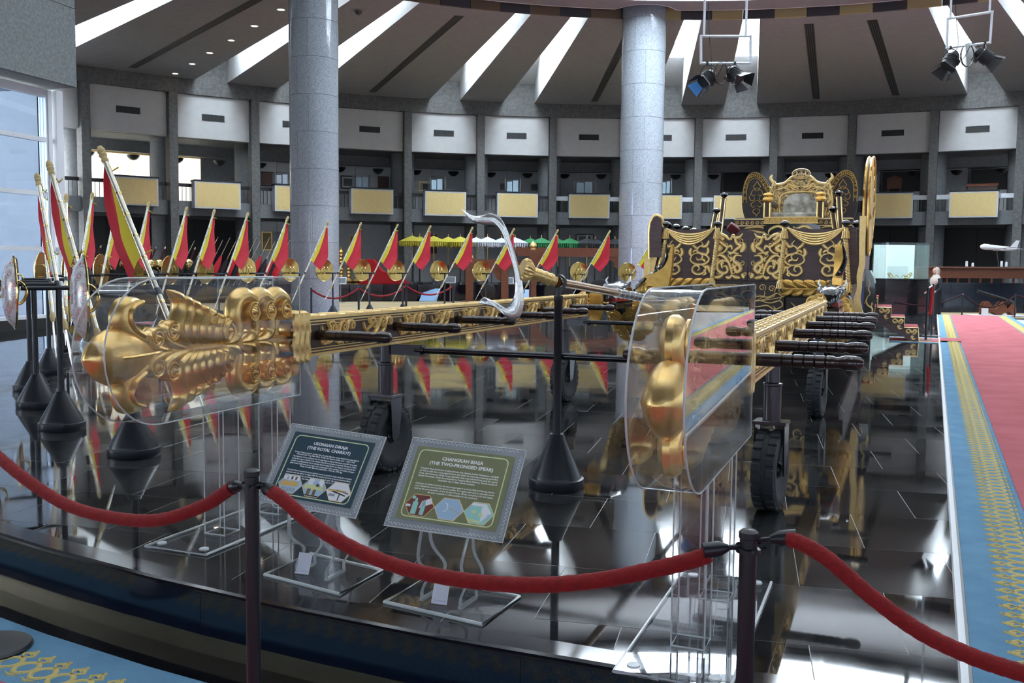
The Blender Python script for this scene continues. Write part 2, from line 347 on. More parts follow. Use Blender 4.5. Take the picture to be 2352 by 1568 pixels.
# ---- ceiling: wedge soffits with skylight slits between them
ceil = struct('ceiling', None, (HC[0], HC[1], 0))
ZS = 9.72; RI = 18.72; RO = RW + .1
gaps = [(-110.4, -107.9), (-98.4, -95.9), (-92.4, -89.9), (-80.4, -77.9), (-74.4, -71.9), (-63.5, -61), (-57.3, -54.8), (-45.7, -43.2), (-33.25, -30.9), (-27.05, -24.6), (-15.1, -12.65), (-9.1, -6.5), (3.0, 5.6), (9.13, 11.65), (27.3, 29.8), (33.5, 36.0), (45.5, 48), (51.5, 54), (63.5, 66), (69.5, 72), (81.5, 84), (93, 95.5), (105, 107.5)]
def shl(a): return a - 1.0 - .012 * max(-40, min(40, a))
def shr(a): return a - 1.75 - .012 * max(-40, min(40, a))
for i, g in enumerate(gaps):
    b0 = g[1]; b1 = gaps[(i + 1) % len(gaps)][0] + (360 if i == len(gaps) - 1 else 0)
    n = max(2, int((b1 - b0) / 2)); i0, i1 = (shr(b0), shl(b1)) if i < len(gaps) - 1 else (b0, b1)
    ringw = MB(); po = arc(b0, b1, RO, n); pi_ = arc(i1, i0, RI, n)
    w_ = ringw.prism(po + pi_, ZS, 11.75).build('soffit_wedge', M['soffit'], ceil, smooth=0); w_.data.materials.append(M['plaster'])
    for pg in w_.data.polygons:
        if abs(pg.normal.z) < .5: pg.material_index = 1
    # closing roof of the slit: slopes up from the wall to where the glass begins
    a0, a1 = g; m0, m1 = a0 - .1, a1 - .1
    P = [pol(a0 - .2, RO + .3, 10.55), pol(a1 + .2, RO + .3, 10.55), pol(a1 - .1, 33.6, 11.6), pol(a0 - .2, 33.6, 11.6)]
    P = [p - hc3 for p in P]
    MB().add([tuple(p) for p in P] + [(p.x, p.y, p.z + .12) for p in P], [(0, 1, 2, 3), (7, 6, 5, 4), (0, 4, 5, 1), (1, 5, 6, 2), (2, 6, 7, 3), (3, 7, 4, 0)]).build('slit_roof', M['plaster'], ceil, smooth=0)
    if -60 < a0 < 60:
        w = tag(link(bpy.data.objects.new('window_%d' % (20 + i), None), None, (HC[0], HC[1], 0)), None, None, None, 'structure')
        q = [pol(a0 - .2, 33.6, 11.62) - hc3, pol(a1 + .1, 33.6, 11.62) - hc3, pol(shr(a1) + .2, RI, 11.62) - hc3, pol(shl(a0) - .2, RI, 11.62) - hc3]
        MB().add([tuple(p) for p in q] + [(p.x, p.y, p.z + .02) for p in q], [(0, 1, 2, 3), (7, 6, 5, 4), (0, 4, 5, 1), (1, 5, 6, 2), (2, 6, 7, 3), (3, 7, 4, 0)]).build('skylight_pane', M['glass'], w, smooth=0)
# linear slot diffusers recessed in the wide soffits
for a0, a1 in ((-20.07, -20.86), (-38.1, -39.05), (-1.7, -2.95), (16.26, 14.74), (22.26, 20.7)):
    p, q = pol(a0, 35.23, ZS) - hc3, pol(a1, 19.7, ZS) - hc3; d = (q - p).normalized(); s = Vector((-d.y, d.x, 0))
    sd = MB(); sl = MB()
    def strip(m, o0, o1, z0, z1):
        v = [p + s * o0, p + s * o1, q + s * o1, q + s * o0]; m.add([(x.x, x.y, z) for z in (ZS - z0, ZS - z1) for x in v], [(0, 1, 2, 3), (7, 6, 5, 4), (0, 4, 5, 1), (1, 5, 6, 2), (2, 6, 7, 3), (3, 7, 4, 0)])
    strip(sd, -.17, .17, -.01, .004); sdo = sd.build('slot_diffuser', M['dark'], ceil, smooth=0)
    for k in range(-2, 3): strip(sl, k * .075 - .012, k * .075 + .012, .004, .012)
    sl.build('slot_bar', mat('diffuser_bar', (.10, .095, .1), .5) if 'diffuser_bar' not in bpy.data.materials else bpy.data.materials['diffuser_bar'], sdo, smooth=0)
# upstand ring with brown and dark panels, central disc with glazed oculus
rb = mat('brown_band_panel', (.16, .11, .07), .7); ry = mat('olive_band_panel', (.42, .34, .16), .7); rd = mat('dark_band_panel', (.055, .05, .055), .7)
for k in range(-18, 19):
    a = k * 3.2
    ringseg(MB(), a - 1.58, a + 1.58, RI - .12, RI - .01, ZS + .001, 11.4, 2).build('band_panel', (rd if k % 2 else (rb if a < 0 else ry)), ceil, smooth=0)
MB().prism(arc(59, 301, RI + .02, 60) + arc(301, 59, RI + .2, 60), ZS + .001, 11.4).build('band_panel', rd, ceil, smooth=0)
ringseg(MB(), 0, 360, 16.5, RI + .2, 11.4, 11.6, 80).build('band_roof', M['dark'], ceil, smooth=0)
ZD = 9.93; RD = 18.25; RH = 1.06; cols = [(-6.10 - HC[0], 30.1 - HC[1]), (4.40 - HC[0], 33.9 - HC[1])]
out = []
for i in range(720):
    a = R(i * .5); x, y = RD * sin(a), RD * cos(a); k = min(range(2), key=lambda j: hypot(x - cols[j][0], y - cols[j][1])); dx, dy = x - cols[k][0], y - cols[k][1]; d = hypot(dx, dy)
    if d < RH:                                            # slide the rim point inwards onto the circular notch round the column
        t = 0
        while hypot(x * (1 - t) - cols[k][0], y * (1 - t) - cols[k][1]) < RH and t < .2: t += .0005
        x *= 1 - t; y *= 1 - t
    out.append((x, y))
OR = 17.1; inn = [(OR * sin(R(i * .5)), OR * cos(R(i * .5))) for i in range(720)]
mb = MB(); n = 720
mb.add([(x, y, ZD) for x, y in out] + [(x, y, ZD) for x, y in inn] + [(x, y, ZD + .5) for x, y in out] + [(x, y, ZD + 1.95) for x, y in inn],
       [f for i in range(n) for f in ((i, (i + 1) % n, n + (i + 1) % n, n + i), (i, 2 * n + i, 2 * n + (i + 1) % n, (i + 1) % n), (n + i, n + (i + 1) % n, 3 * n + (i + 1) % n, 3 * n + i), (2 * n + i, 3 * n + i, 3 * n + (i + 1) % n, 2 * n + (i + 1) % n))])
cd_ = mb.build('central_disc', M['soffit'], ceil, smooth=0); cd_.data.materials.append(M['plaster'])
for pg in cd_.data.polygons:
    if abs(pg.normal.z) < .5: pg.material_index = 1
mb = MB()
for i in range(n):
    (x0, y0), (x1, y1) = out[i], out[(i + 1) % n]; k = 1 + .04 / RD
    mb.add([(x0 * k, y0 * k, ZD - .004), (x1 * k, y1 * k, ZD - .004), (x1 * .9975, y1 * .9975, ZD - .004), (x0 * .9975, y0 * .9975, ZD - .004), (x0 * k, y0 * k, ZD + .09), (x1 * k, y1 * k, ZD + .09)], [(0, 1, 2, 3), (0, 4, 5, 1)])
mb.build('disc_trim', M['whitem'], ceil, smooth=0)
ocu = tag(link(bpy.data.objects.new('window_50', None), None, (HC[0], HC[1], 0)), None, None, None, 'structure')
dull = sheet('frosted_skylight_glass', (.150, .156, .160), .5, 1.5); clear = sheet('clear_skylight_glass', (.74, .76, .78), .5, 1.5)
for k in range(24):
    for r0, r1 in ((.3, 5.4), (5.5, 10.5), (10.6, 15.0), (15.1, OR)):
        a0 = k * 15 + 3; ringseg(MB(), a0 + .2, a0 + 14.8, r0, r1, ZD + 1.9, ZD + 1.93, 2).build('glazing_pane', clear if (r0 > 10 and k in (23, 0, 1)) else dull, ocu, smooth=0)
fr = MB()
for r_ in (5.45, 10.55, 15.05): fr.lathe([(r_ - .09, ZD + 1.8), (r_ + .09, ZD + 1.8), (r_ + .09, ZD + 2), (r_ - .09, ZD + 2), (r_ - .09, ZD + 1.8)], 60, cap=False)
for k in range(24):
    fr.box(-.07, .07, 5.4 if k % 2 else .5, OR, ZD + 1.75, ZD + 1.9, Matrix.Rotation(R(k * 15 + 3), 4, 'Z'))
fr.build('glazing_frame', M['conc2'], ocu, smooth=0)
# ================================================================ ROYAL CHARIOT
CHA = R(21.3)
ch = thing('royal_chariot', 'large gilded royal chariot with throne and two long carrying beams on the black platform', 'chariot', (.294, 5.49, 0), -CHA)
def sec(mb, path, ws, th, n=10):               # swept leaf in the y-z plane: half width ws in plane, half thickness th across
    mb.tube([(0, y, z) for y, z in path], [w for w in ws], n, sq=1, nx0=(1, 0, 0)); k = len(path) * n
    b = len(mb.v) - k
    for i in range(k): x, y, z = mb.v[b + i]; w = ws[i // n] or 1; mb.v[b + i] = (x / max(w, 1e-4) * th * min(1, w / max(ws) * 1.6), y, z)
def scrolld(mb, y, z, r, th=.036):
    T = Matrix.Translation((0, y, z)) @ Matrix.Rotation(pi / 2, 4, 'Y')
    mb.lathe([(0, th + .012), (.007, th + .009), (.011, th - .004), (r * .5, th - .014), (r * .85, th - .006), (r, th - .02), (r, -th + .02), (r * .85, -th + .006), (r * .5, -th + .014), (.011, -th + .004), (.007, -th - .009), (0, -th - .012)], 18, T)
    for sx in (-1, 1):
        sp = spiral(y, z, r * .92, .009, 90, 2.1, 34); mb.tube([(sx * (th - .008), a, b) for a, b in sp], .0042, 5)
def mirror_z(o, par):
    c = inst(o, par, (o.location.x, o.location.y, 1.78)); c.scale = (1, 1, -1); return c
_pr = {}
def make_beam(x, y0, y1, side):
    dy = y0 + .93; b = MB().box(-.045, .045, y0 - .1, y1, .80, .985).build('carrying_beam', M['wood'], ch, (x, 0, 0))
    m = MB()
    for z0, z1, w in ((.978, .995, .062), (.962, .970, .052), (.948, .953, .050), (.786, .800, .060), (.807, .813, .052), (.822, .827, .050)): m.box(-w, w, y0, y1, z0, z1)
    m.build('gold_moulding', M['goldp'], b)
    m = MB(); n = int((y1 - y0 - .1) / .2)
    for i in range(n):
        yy = y0 + .12 + i * .2
        for cx in (-.028, .028): m.ribbon([(cx + .02 * cos(t / 8 * 2 * pi), yy + .09 * sin(t / 8 * 2 * pi)) for t in range(9)], .007, .006, Matrix.Translation((0, 0, .995)), taper=0)
    stuff(m.build('top_carving', M['goldp'], b))
    for sx in (1, -1):
        k = 0; y = y0 + .1
        while y < y1 - .38:
            if 'motif' not in _pr:
                m = MB(); P = plane((0, 0, 0), (0, 1, 0), (0, 0, 1))
                m.ribbon(spiral(.06, -.028, .03, .008, 90, -1.3), .009, .014, P, .3); m.ribbon(c2([(.03, .05), (.045, .02), (.06, .002)]), .010, .012, P)
                m.ribbon(c2([(.07, .002), (.12, .03), (.10, .062), (.15, .066), (.17, .03)]), .011, .016, P); m.ribbon(spiral(.155, .035, .026, .006, 60, -1.4), .008, .014, P, .3)
                m.ribbon(c2([(.085, -.05), (.14, -.03), (.19, .0), (.22, .05), (.25, .066), (.272, .045)]), .014, .018, P); m.ribbon(spiral(.262, .035, .026, .006, 70, -1.4), .009, .016, P, .3)
                m.ribbon(c2([(.17, -.052), (.22, -.035), (.27, -.005), (.30, .055), (.335, .066), (.358, .04)]), .015, .018, P); m.ribbon(spiral(.345, .04, .025, .005, 70, -1.4), .009, .016, P, .3)
                m.ribbon(c2([(.28, -.055), (.33, -.04), (.365, -.058)]), .010, .012, P); m.ribbon(c2([(.2, -.06), (.23, -.045), (.25, -.06)]), .008, .012, P)
                _pr['motif'] = m.build('scroll_carving', M['goldp'], b, (.0455, y, .89)); o = _pr['motif']
            else: o = inst(_pr['motif'], b, (sx * .0455, y, .89))
            if sx < 0: o.scale = (-1, 1, 1)
            y += .44; k += 1
    # turned carrying handles
    for sx in (1, -1):
        for y in HY[side]:
            if 'handle' not in _pr:
                pr = [(0, 0), (.027, 0), (.027, .12)]
                for q in (.13, .172, .214, .256, .298): pr += [(.027, q - .004), (.0225, q), (.027, q + .004)]
                pr += [(.027, .325), (.022, .338), (.024, .352), (.030, .37), (.0305, .40), (.027, .427), (.015, .44), (0, .442)]
                _pr['handle'] = MB().lathe(pr, 14, Matrix.Rotation(pi / 2, 4, 'Y')).build('carry_handle', M['ebony'], b, (.045, y, .893))
            else:
                o = inst(_pr['handle'], b, (sx * .045, y, .893), (0, 0, 0 if sx > 0 else pi))
    # rope-bound end
    m = MB()
    for k in range(3):
        yy = y0 - .02 - k * .045; L = [(-.06, .775), (.06, .775), (.06, 1.005), (-.06, 1.005)]; pts = []
        for i in range(4):
            (xa, za), (xb, zb) = L[i], L[(i + 1) % 4]
            for t in range(8): pts.append((xa + (xb - xa) * t / 8, yy + .006 * sin(t * pi / 2), za + (zb - za) * t / 8))
        m.tube(pts, .021, 7, close=True)
    m.build('rope_binding', M['goldp'], b)
    m = MB(); m.tube([(0, y1 - .02, .99), (0, y1 + .05, 1.0), (0, y1 + .08, 1.035), (0, y1 + .03, 1.05)], [.03, .026, .018, .008], 7); m.box(-.05, .05, y1, y1 + .06, .78, 1.0)
    for z in (.82, .86, .9, .94): m.box(-.058, .058, y1 + .005, y1 + .075, z, z + .018)
    m.build('far_scroll_end', M['goldp'], b)
    # carved leaf finial beyond the rope binding
    G = M['gold']
    if 'fin' not in _pr:
        F = []
        def add(name, fn, mz=True): m = MB(); fn(m); F.append((m.build(name, G, b), mz))
        def pod(m):
            ys = (-2.372, -2.35, -2.31, -2.26, -2.2, -2.13, -2.07, -2.03, -2.0); hs = (.004, .05, .09, .112, .116, .098, .062, .03, .01); n = 16; v = []
            for y, h_ in zip(ys, hs):
                for k in range(n):
                    a = 2 * pi * k / n; q = 1.0 if abs(sin(a)) > .05 else 1.12
                    v.append((.062 * (h_ / .116) ** .6 * cos(a) * q, y, .89 + h_ * sin(a)))
            m.add(v, [(i * n + k, i * n + (k + 1) % n, (i + 1) * n + (k + 1) % n, (i + 1) * n + k) for i in range(len(ys) - 1) for k in range(n)] + [tuple(range(n)), tuple(range(8 * n, 9 * n))])
            m.tube([(.012, -2.368, .888), (.05, -2.31, .889), (.07, -2.2, .89), (.05, -2.03, .893), (.03, -1.98, .892)], [.004, .006, .008, .008, .004], 6); m.tube([(-.012, -2.368, .888), (-.05, -2.31, .889), (-.07, -2.2, .89), (-.03, -1.98, .892)], [.004, .006, .008, .004], 6)
        add('seed_pod', pod, False)
        def cm(P): return [(p.x, p.y) for p in catm(P, 5)]
        def wl(W, n): return [W[min(int(i / (n - 1) * (len(W) - 1)), len(W) - 2)] * (1 - (i / (n - 1) * (len(W) - 1)) % 1) + W[min(int(i / (n - 1) * (len(W) - 1)) + 1, len(W) - 1)] * ((i / (n - 1) * (len(W) - 1)) % 1) if i < n - 1 else W[-1] for i in range(n)]
        def leaf(m, P, Wd, th): p = cm(P); sec(m, p, wl(Wd, len(p)), th)
        def horn(m):
            leaf(m, [(-2.06, .94), (-2.15, .985), (-2.185, 1.035), (-2.17, 1.08), (-2.125, 1.103), (-2.07, 1.109)], [.03, .05, .056, .048, .026, .003], .034)
            m.tube([(.03, y, z) for y, z in cm([(-2.08, .965), (-2.14, 1.0), (-2.16, 1.045), (-2.14, 1.085), (-2.08, 1.107)])], [.012] * 5 + [.013] * 5 + [.012] * 5 + [.01] * 5 + [.003], 6)
            m.tube([(-.03, y, z) for y, z in cm([(-2.08, .965), (-2.14, 1.0), (-2.16, 1.045), (-2.14, 1.085), (-2.08, 1.107)])], [.012] * 5 + [.013] * 5 + [.012] * 5 + [.01] * 5 + [.003], 6)
        add('horn_leaf', horn)
        def A(m): leaf(m, [(-1.86, .893), (-1.96, .9), (-2.03, .925), (-2.045, .955), (-2.02, .975)], [.004, .022, .03, .024, .014], .03); scrolld(m, -2.0, .952, .044)
        def B(m): leaf(m, [(-1.74, .893), (-1.85, .903), (-1.935, .935), (-1.955, .975), (-1.93, 1.0)], [.004, .022, .03, .026, .014], .032); scrolld(m, -1.905, .975, .046)
        add('scroll_leaf', A); add('scroll_leaf', B)
        for i in range(7):
            def rib(m, i=i): leaf(m, [(-1.72 + .035 * i, .893), (-1.80 + .04 * i, .91), (-1.853 + .048 * i, .95 - .002 * i), (-1.862 + .05 * i, 1.0 - .005 * i), (-1.84 + .05 * i, 1.06 - .011 * i), (-1.85 + .052 * i, 1.115 - .019 * i), (-1.915 + .062 * i, 1.149 - .022 * i)], [.004, .018, .030, .034, .032, .026, .003], .04 + .001 * i)
            add('plume_rib', rib)
        def Cc(m): scrolld(m, -1.545, .958, .058, .046)
        add('scroll_leaf', Cc)
        for i in range(3):
            def D(m, i=i):
                o = .13 * i; leaf(m, [(-1.62 + o, .893), (-1.50 + o, .905), (-1.46 + o, .95), (-1.475 + o, 1.02), (-1.455 + o, 1.085), (-1.395 + o, 1.112), (-1.33 + o, 1.085), (-1.315 + o, 1.04)], [.004, .025, .04, .045, .045, .042, .034, .018], .04); scrolld(m, -1.355 + o, 1.035, .052, .046)
            add('scroll_leaf', D)
        def Gg(m): scrolld(m, -1.035, .93, .037)
        add('scroll_leaf', Gg)
        def spine(m): m.box(-.02, .02, -2.04, -.98, .875, .905)
        add('spine', spine, False); _pr['fin'] = F
        for o, mz in F:
            if mz: mirror_z(o, b)
    else:
        for o, mz in _pr['fin']:
            c = inst(o, b, (0, dy, 0))
            if mz: mirror_z(c, b)
    return b
HY = {-1: (-.83, .03, .93, 1.78, 2.62, 3.45), 1: (-1.17, -.38, .6, 1.5, 2.35, 3.1)}
make_beam(-1.14, -.93, 4.0, -1); make_beam(1.14, -1.22, 3.6, 1)
# ---- castor wheels under the beams and tie bars
def wheel(x, y, first=None):
    e = link(bpy.data.objects.new('wheel_unit', None), ch, (x, y, 0), (0, 0, -R(5)))
    if not first:
        m = MB(); m.lathe([(.047, .475), (.047, .655), (.052, .66), (.052, .67), (.036, .675), (.036, .79)], 16); m.build('post', M['steel'], e)
        m = MB(); m.cbox(-.085, .085, -.065, .065, .455, .475, .003)
        for s in (-1, 1): m.prism([(-.06, .46), (.06, .46), (.06, .38), (.0 + .03, .215), (-.03, .19), (-.045, .22)], s * .075 - .004, s * .075 + .004, plane((0, 0, 0), (0, 1, 0), (0, 0, 1)))
        m.build('fork', M['steel'], e)
        r = .215; w = .062; T = Matrix.Translation((0, -.0, r)) @ Matrix.Rotation(pi / 2, 4, 'Y')
        m = MB(); m.lathe([(.115, -w * .7), (.14, -w * .95), (.185, -w), (r - .012, -w * .82), (r - .008, 0), (r - .012, w * .82), (.185, w), (.14, w * .95), (.115, w * .7)], 40, T).build('tyre', M['rubber'], e)
        m = MB()
        for i in range(22):
            a = 2 * pi * i / 22
            for s in (-1, 1):
                Q = Matrix.Translation((0, 0, r)) @ Matrix.Rotation(a + (.07 if s > 0 else -.07), 4, 'X'); m.cbox(.012 if s > 0 else -.058, .058 if s > 0 else -.012, -.021, .021, r - .02, r - .001, .004, Q)
        m.build('tread', M['rubber'], e)
        m = MB(); m.lathe([(0, -.035), (.03, -.06), (.05, -.035), (.116, -.03), (.12, -.045), (.12, .045), (.116, .03), (.05, .035), (.03, .06), (0, .062)], 24, T).build('hub', M['black'], e)
        return e
    for k in kids_of(first): inst(k, e, k.location, k.rotation_euler)
w0 = wheel(1.157, -.03); wheel(-1.157, .03, w0); wheel(1.145, 3.5, w0); wheel(-1.145, 3.5, w0)
for y in (.05, 3.5):
    m = MB(); m.tube([(-.93, y, .752), (.93, y, .752)], .02, 10)
    for s in (-1, 1): m.box(s * 1.02 - .1, s * 1.02 + .1, y - .025, y + .025, .72, .785); m.lathe([(.028, -.03), (.028, .03)], 10, Matrix.Translation((s * .93, y, .752)) @ Matrix.Rotation(pi / 2, 4, 'Y'))
    m.build('tie_bar', M['steel'], ch)
# ---- body
BX = .12
MB().cbox(-.93, 1.17, 7.12, 14.2, .42, 1.13, .03).build('hull', M['wood'], ch)
for s in (-1, 1): MB().cbox(BX + s * 1.19 - .03, BX + s * 1.19 + .03, 7.1, 12.4, 1.1, 1.74, .01).build('side_board', M['panelw'], ch)
MB().box(-1.02, 1.26, 7.1, 14.2, 1.08, 1.13).build('deck', M['wood'], ch)
def vine(m, P, x, z, sx, W_, H_):              # climbing scrollwork in the unit box, mirrored by sx
    f = lambda L: [(x + sx * (a - .5) * W_, z + b * H_) for a, b in L]
    w = W_ * .072
    for L, k in (([(.5, .98), (.36, .86), (.55, .78), (.62, .66), (.44, .6), (.2, .55), (.06, .42), (.3, .29), (.7, .3), (.92, .42), (.78, .58), (.5, .6)], 1), ([(.5, .6), (.36, .54), (.42, .44), (.58, .42), (.66, .5)], .8),
                 ([(.42, .8), (.2, .82), (.08, .98)], 1.3), ([(.6, .74), (.8, .84), (.92, .97)], 1.3), ([(.2, .56), (.1, .66), (.14, .78)], 1.4), ([(.84, .5), (.95, .62), (.88, .76)], 1.4),
                 ([(.5, .3), (.3, .24), (.2, .14), (.36, .03), (.62, .0), (.82, .1), (.74, .24), (.55, .24), (.5, .15), (.6, .1)], 1), ([(.28, .22), (.08, .2), (.02, .04)], 1.5), ([(.3, .14), (.2, .02), (.34, -.02)], 1), ([(.46, .44), (.3, .42), (.24, .36)], 1), ([(.6, .7), (.74, .68), (.8, .62)], 1)):
        m.ribbon(f(c2(L, 5)), w * k, .022, P, .4)
def doorcarve(m, P, x0, z0, W_, H_, sx):       # u runs from the meeting edge outwards
    f = lambda L: [(x0 + sx * a * W_, z0 + b * H_) for a, b in L]; w = W_ * .055
    for L, k in (([(.1, .98), (.18, .9), (.32, .86), (.28, .76), (.16, .7), (.3, .62), (.38, .56), (.2, .53)], 1.2), ([(.42, .96), (.5, .84), (.66, .92), (.82, .95), (.88, .84), (.7, .74), (.58, .66), (.68, .56), (.86, .53)], 1.1), ([(.82, .94), (.74, .86), (.66, .86)], 1.4), ([(.58, .66), (.46, .7), (.42, .62)], 1),
                 ([(.95, .99), (.9, .88), (.97, .8)], 1.6), ([(.95, .74), (.8, .66), (.96, .56)], 1.7), ([(.08, .78), (.06, .66), (.16, .56)], 1.6), ([(.34, .58), (.44, .54), (.56, .58)], 1), ([(.3, .86), (.42, .9), (.46, .82)], .9),
                 ([(.1, .48), (.3, .49), (.36, .38), (.22, .3), (.14, .2), (.26, .13), (.32, .24), (.22, .3)], 1.4), ([(.4, .06), (.44, .2), (.52, .34), (.66, .46), (.8, .5), (.9, .46)], 1.2), ([(.52, .34), (.7, .38), (.86, .3), (.84, .16), (.66, .1), (.54, .16), (.6, .26), (.7, .24)], 1.1), ([(.95, .46), (.88, .38), (.98, .26), (.9, .18)], 1.7),
                 ([(.4, .06), (.3, .02), (.14, .0)], 1.3), ([(.4, .06), (.5, .0), (.6, .03)], 1.2), ([(.66, .1), (.8, .02), (.96, .01)], 1.4), ([(.1, .1), (.06, .04), (.02, .0)], 1.4), ([(.44, .2), (.36, .24), (.4, .32)], 1), ([(.5, .44), (.42, .42), (.46, .36)], 1), ([(.7, .36), (.74, .3), (.7, .2)], 1)):
        m.ribbon(f(c2(L, 5)), w * k, .022, P, .4)
PF = XZ(6.965)
for s, xa, xb, xc, xd in ((-1, -1.085, -.375, -.335, -1.0), (1, .455, 1.335, 1.30, .485)):   # outer front panels
    zt = [(xc + (xd - xc) * t / 10, 1.745 + .02 * (2 * t / 10 - 1) ** 2) for t in range(11)]
    p = MB().prism([(xa, 1.10), (xb, 1.10)] + zt, -.03, .03, XZ(7.0)).build('front_panel', M['panelw'], ch)
    m = MB(); xm = (-.70 if s < 0 else .815); dw = .165 if s < 0 else .2
    vine(m, PF, xm - dw * 1.02, 1.19, 1, .27, .43); vine(m, PF, xm + dw * 1.02, 1.19, -1, .27, .43)
    m.build('vine_carving', M['goldp'], p)
    m = MB(); x0, x1 = (-.965, -.35) if s < 0 else (.51, 1.17)
    for k in range(5):
        m.tube([(x0 + (x1 - x0) * t / 16, 6.945 - .02 * sin(pi * t / 16), 1.765 - .012 * k * sin(pi * t / 16) - (.085 + .018 * k) * (1 - (2 * t / 16 - 1) ** 2)) for t in range(17)], [.008 + .008 * sin(pi * t / 16) for t in range(17)], 6)
    m.build('swag', M['goldp'], p)
for s in (-1, 1):                                       # pair of centre doors
    zt = [(.06 + s * .42 * t / 12, 1.70 + .035 * cos(t / 12 * 2 * pi)) for t in range(13)]
    d = MB().prism(([(.06 + s * .004, 1.12), (.06 + s * .435, 1.12)] + zt[::-1])[::s], -.028, .028, XZ(7.0)).build('door', M['panelw'], ch)
    m = MB(); doorcarve(m, PF, .06 + s * .03, 1.15, .39, .56, s)
    for qx, qz, qr, qa, qt in ((.12, 1.60, .035, 0, 1.3), (.30, 1.56, .04, 90, -1.3), (.10, 1.50, .03, 200, 1.2), (.37, 1.66, .028, 30, 1.2), (.22, 1.66, .03, 270, -1.2), (.10, 1.33, .034, 60, 1.3), (.34, 1.34, .04, 120, -1.3), (.20, 1.22, .035, 300, 1.3), (.38, 1.22, .03, 0, -1.2), (.07, 1.20, .026, 90, 1.2), (.25, 1.43, .03, 180, 1.2)): m.ribbon([(.06 + s * (a_ - .03), b_) for a_, b_ in spiral(qx, qz, qr, .006, qa, qt, 14)], .009, .018, PF, .3)
    m.build('scroll_carving', M['goldp'], d)
def rope(x0, z0, x1, z1, y, r=.024):
    n = 120; k = 12; v = []
    for i in range(n + 1):
        t = i / n
        for j in range(k):
            a = 2 * pi * j / k; rr = r * (1 + .34 * abs(sin(1.5 * (a - t * 30))) - .1); v.append((x0 + (x1 - x0) * t + rr * cos(a), y + rr * sin(a), z0 + (z1 - z0) * t))
    o = MB().add(v, [(i * k + j, i * k + (j + 1) % k, (i + 1) * k + (j + 1) % k, (i + 1) * k + j) for i in range(n) for j in range(k)]).build('twisted_rope', M['goldp'], ch)
    for x, z, h_ in ((x0, z0 + .01, .13), (x1, z1 - .13, .13)):
        m = MB(); m.lathe([(.02, h_), (.032, h_ - .01), (.028, h_ - .03), (.03, h_ - .04), (.036, .02), (.042, 0), (0, 0)], 10, Matrix.Translation((x, y, z - (0 if z > 1.3 else 0))))
        for j in range(10): m.tube([(x + .031 * cos(j * .63), y + .031 * sin(j * .63), z + h_ - .04), (x + .044 * cos(j * .63), y + .044 * sin(j * .63), z)], .006, 4)
        m.build('tassel', M['goldp'], o)
    MB().lathe([(.016, 0), (.02, .012), (.045, .03), (.055, .05), (.045, .068), (.02, .08), (0, .083)], 14, Matrix.Translation((x0, y + .01, z0 + .145))).build('knob', M['lacq'], o)
for x0, x1, zz in ((-.96, -1.055, 1.06), (-.315, -.365, 1.08), (.485, .455, 1.08), (1.185, 1.235, 1.05)): rope(x0, 1.62, x1, zz + .08, 6.925)
# leaf garlands below the outer panels
lf0 = None
for s, x0, x1 in ((-1, -1.08, -.38), (1, .49, 1.26)):
    g = MB().tube([(x0, 7.0, 1.03), (x1, 7.0, 1.03)], .075, 10).build('leaf_roll', M['goldd'], ch)
    for row, z in ((0, 1.075), (1, .995)):
        n = 6
        for i in range(n):
            x = x0 + (i + .5) * (x1 - x0) / n
            if lf0 is None:
                m = MB(); v = []; nn = 7
                for a in range(nn):
                    t = a / (nn - 1); w = .052 * sin(pi * min(1, t * .92 + .08)) ** .7
                    for q in (-1, -.5, 0, .5, 1): v.append(((t - .5) * .19 + .0, -.02 * (1 - q * q) - .008 * sin(pi * t), q * w + .02 * t))
                m.add(v, [(a * 5 + q, a * 5 + q + 1, a * 5 + q + 6, a * 5 + q + 5) for a in range(nn - 1) for q in range(4)])
                m.tube([((t / 6 - .5) * .19, -.03, .02 * t / 6) for t in range(7)], .005, 5)
                lf0 = m.build('leaf', M['goldd'], g, (x, 6.935, z), (0, R(-28), 0)); o = lf0
            else: o = inst(lf0, g, (x, 6.935 if row == 0 else 6.945, z), (R(0 if row == 0 else -25), R(-28 if row == 0 else 24) * -s * (1 if s < 0 else 1) * 1, 0))
# lower middle scroll board and side boards
p = MB().cbox(-.36, .5, 7.02, 7.1, .58, 1.10, .01).build('apron_board', M['wood'], ch); m = MB(); P = XZ(7.015)
for s in (-1, 1):
    for k in range(4): cx = .07 + s * (.05 + .115 * k); m.ribbon(spiral(cx, 1.04 - .004 * k * k, .046, .008, -60, 1.5 * s, 26), .008, .02, P, .2); m.ribbon(c2([(cx + s * .03, 1.0), (cx + s * .02, .93), (.07 + s * .06 * (k > 0), .86 - .0 * k)]), .007, .018, P)
    for L in ([(.0, .86), (.12, .93), (.24, .92), (.34, .97), (.4, .93), (.36, .88)], [(.0, .85), (.12, .88), (.26, .85), (.38, .88), (.41, .82), (.34, .78), (.3, .82)], [(0, .83), (.1, .80), (.22, .82), (.3, .78), (.4, .74), (.36, .69), (.3, .72)], [(0, .8), (.08, .74), (.2, .76), (.26, .7), (.34, .66), (.41, .62)], [(0, .76), (.06, .69), (.14, .7), (.2, .64), (.28, .6)], [(.0, .9), (.05, .82), (.03, .72), (0, .62)], [(.1, .93), (.06, .98), (0, 1.0)]):
        m.ribbon([(.07 + s * a, b) for a, b in c2(L, 6)], .011, .02, P, .5)
m.build('scroll_carving', M['goldp'], p)
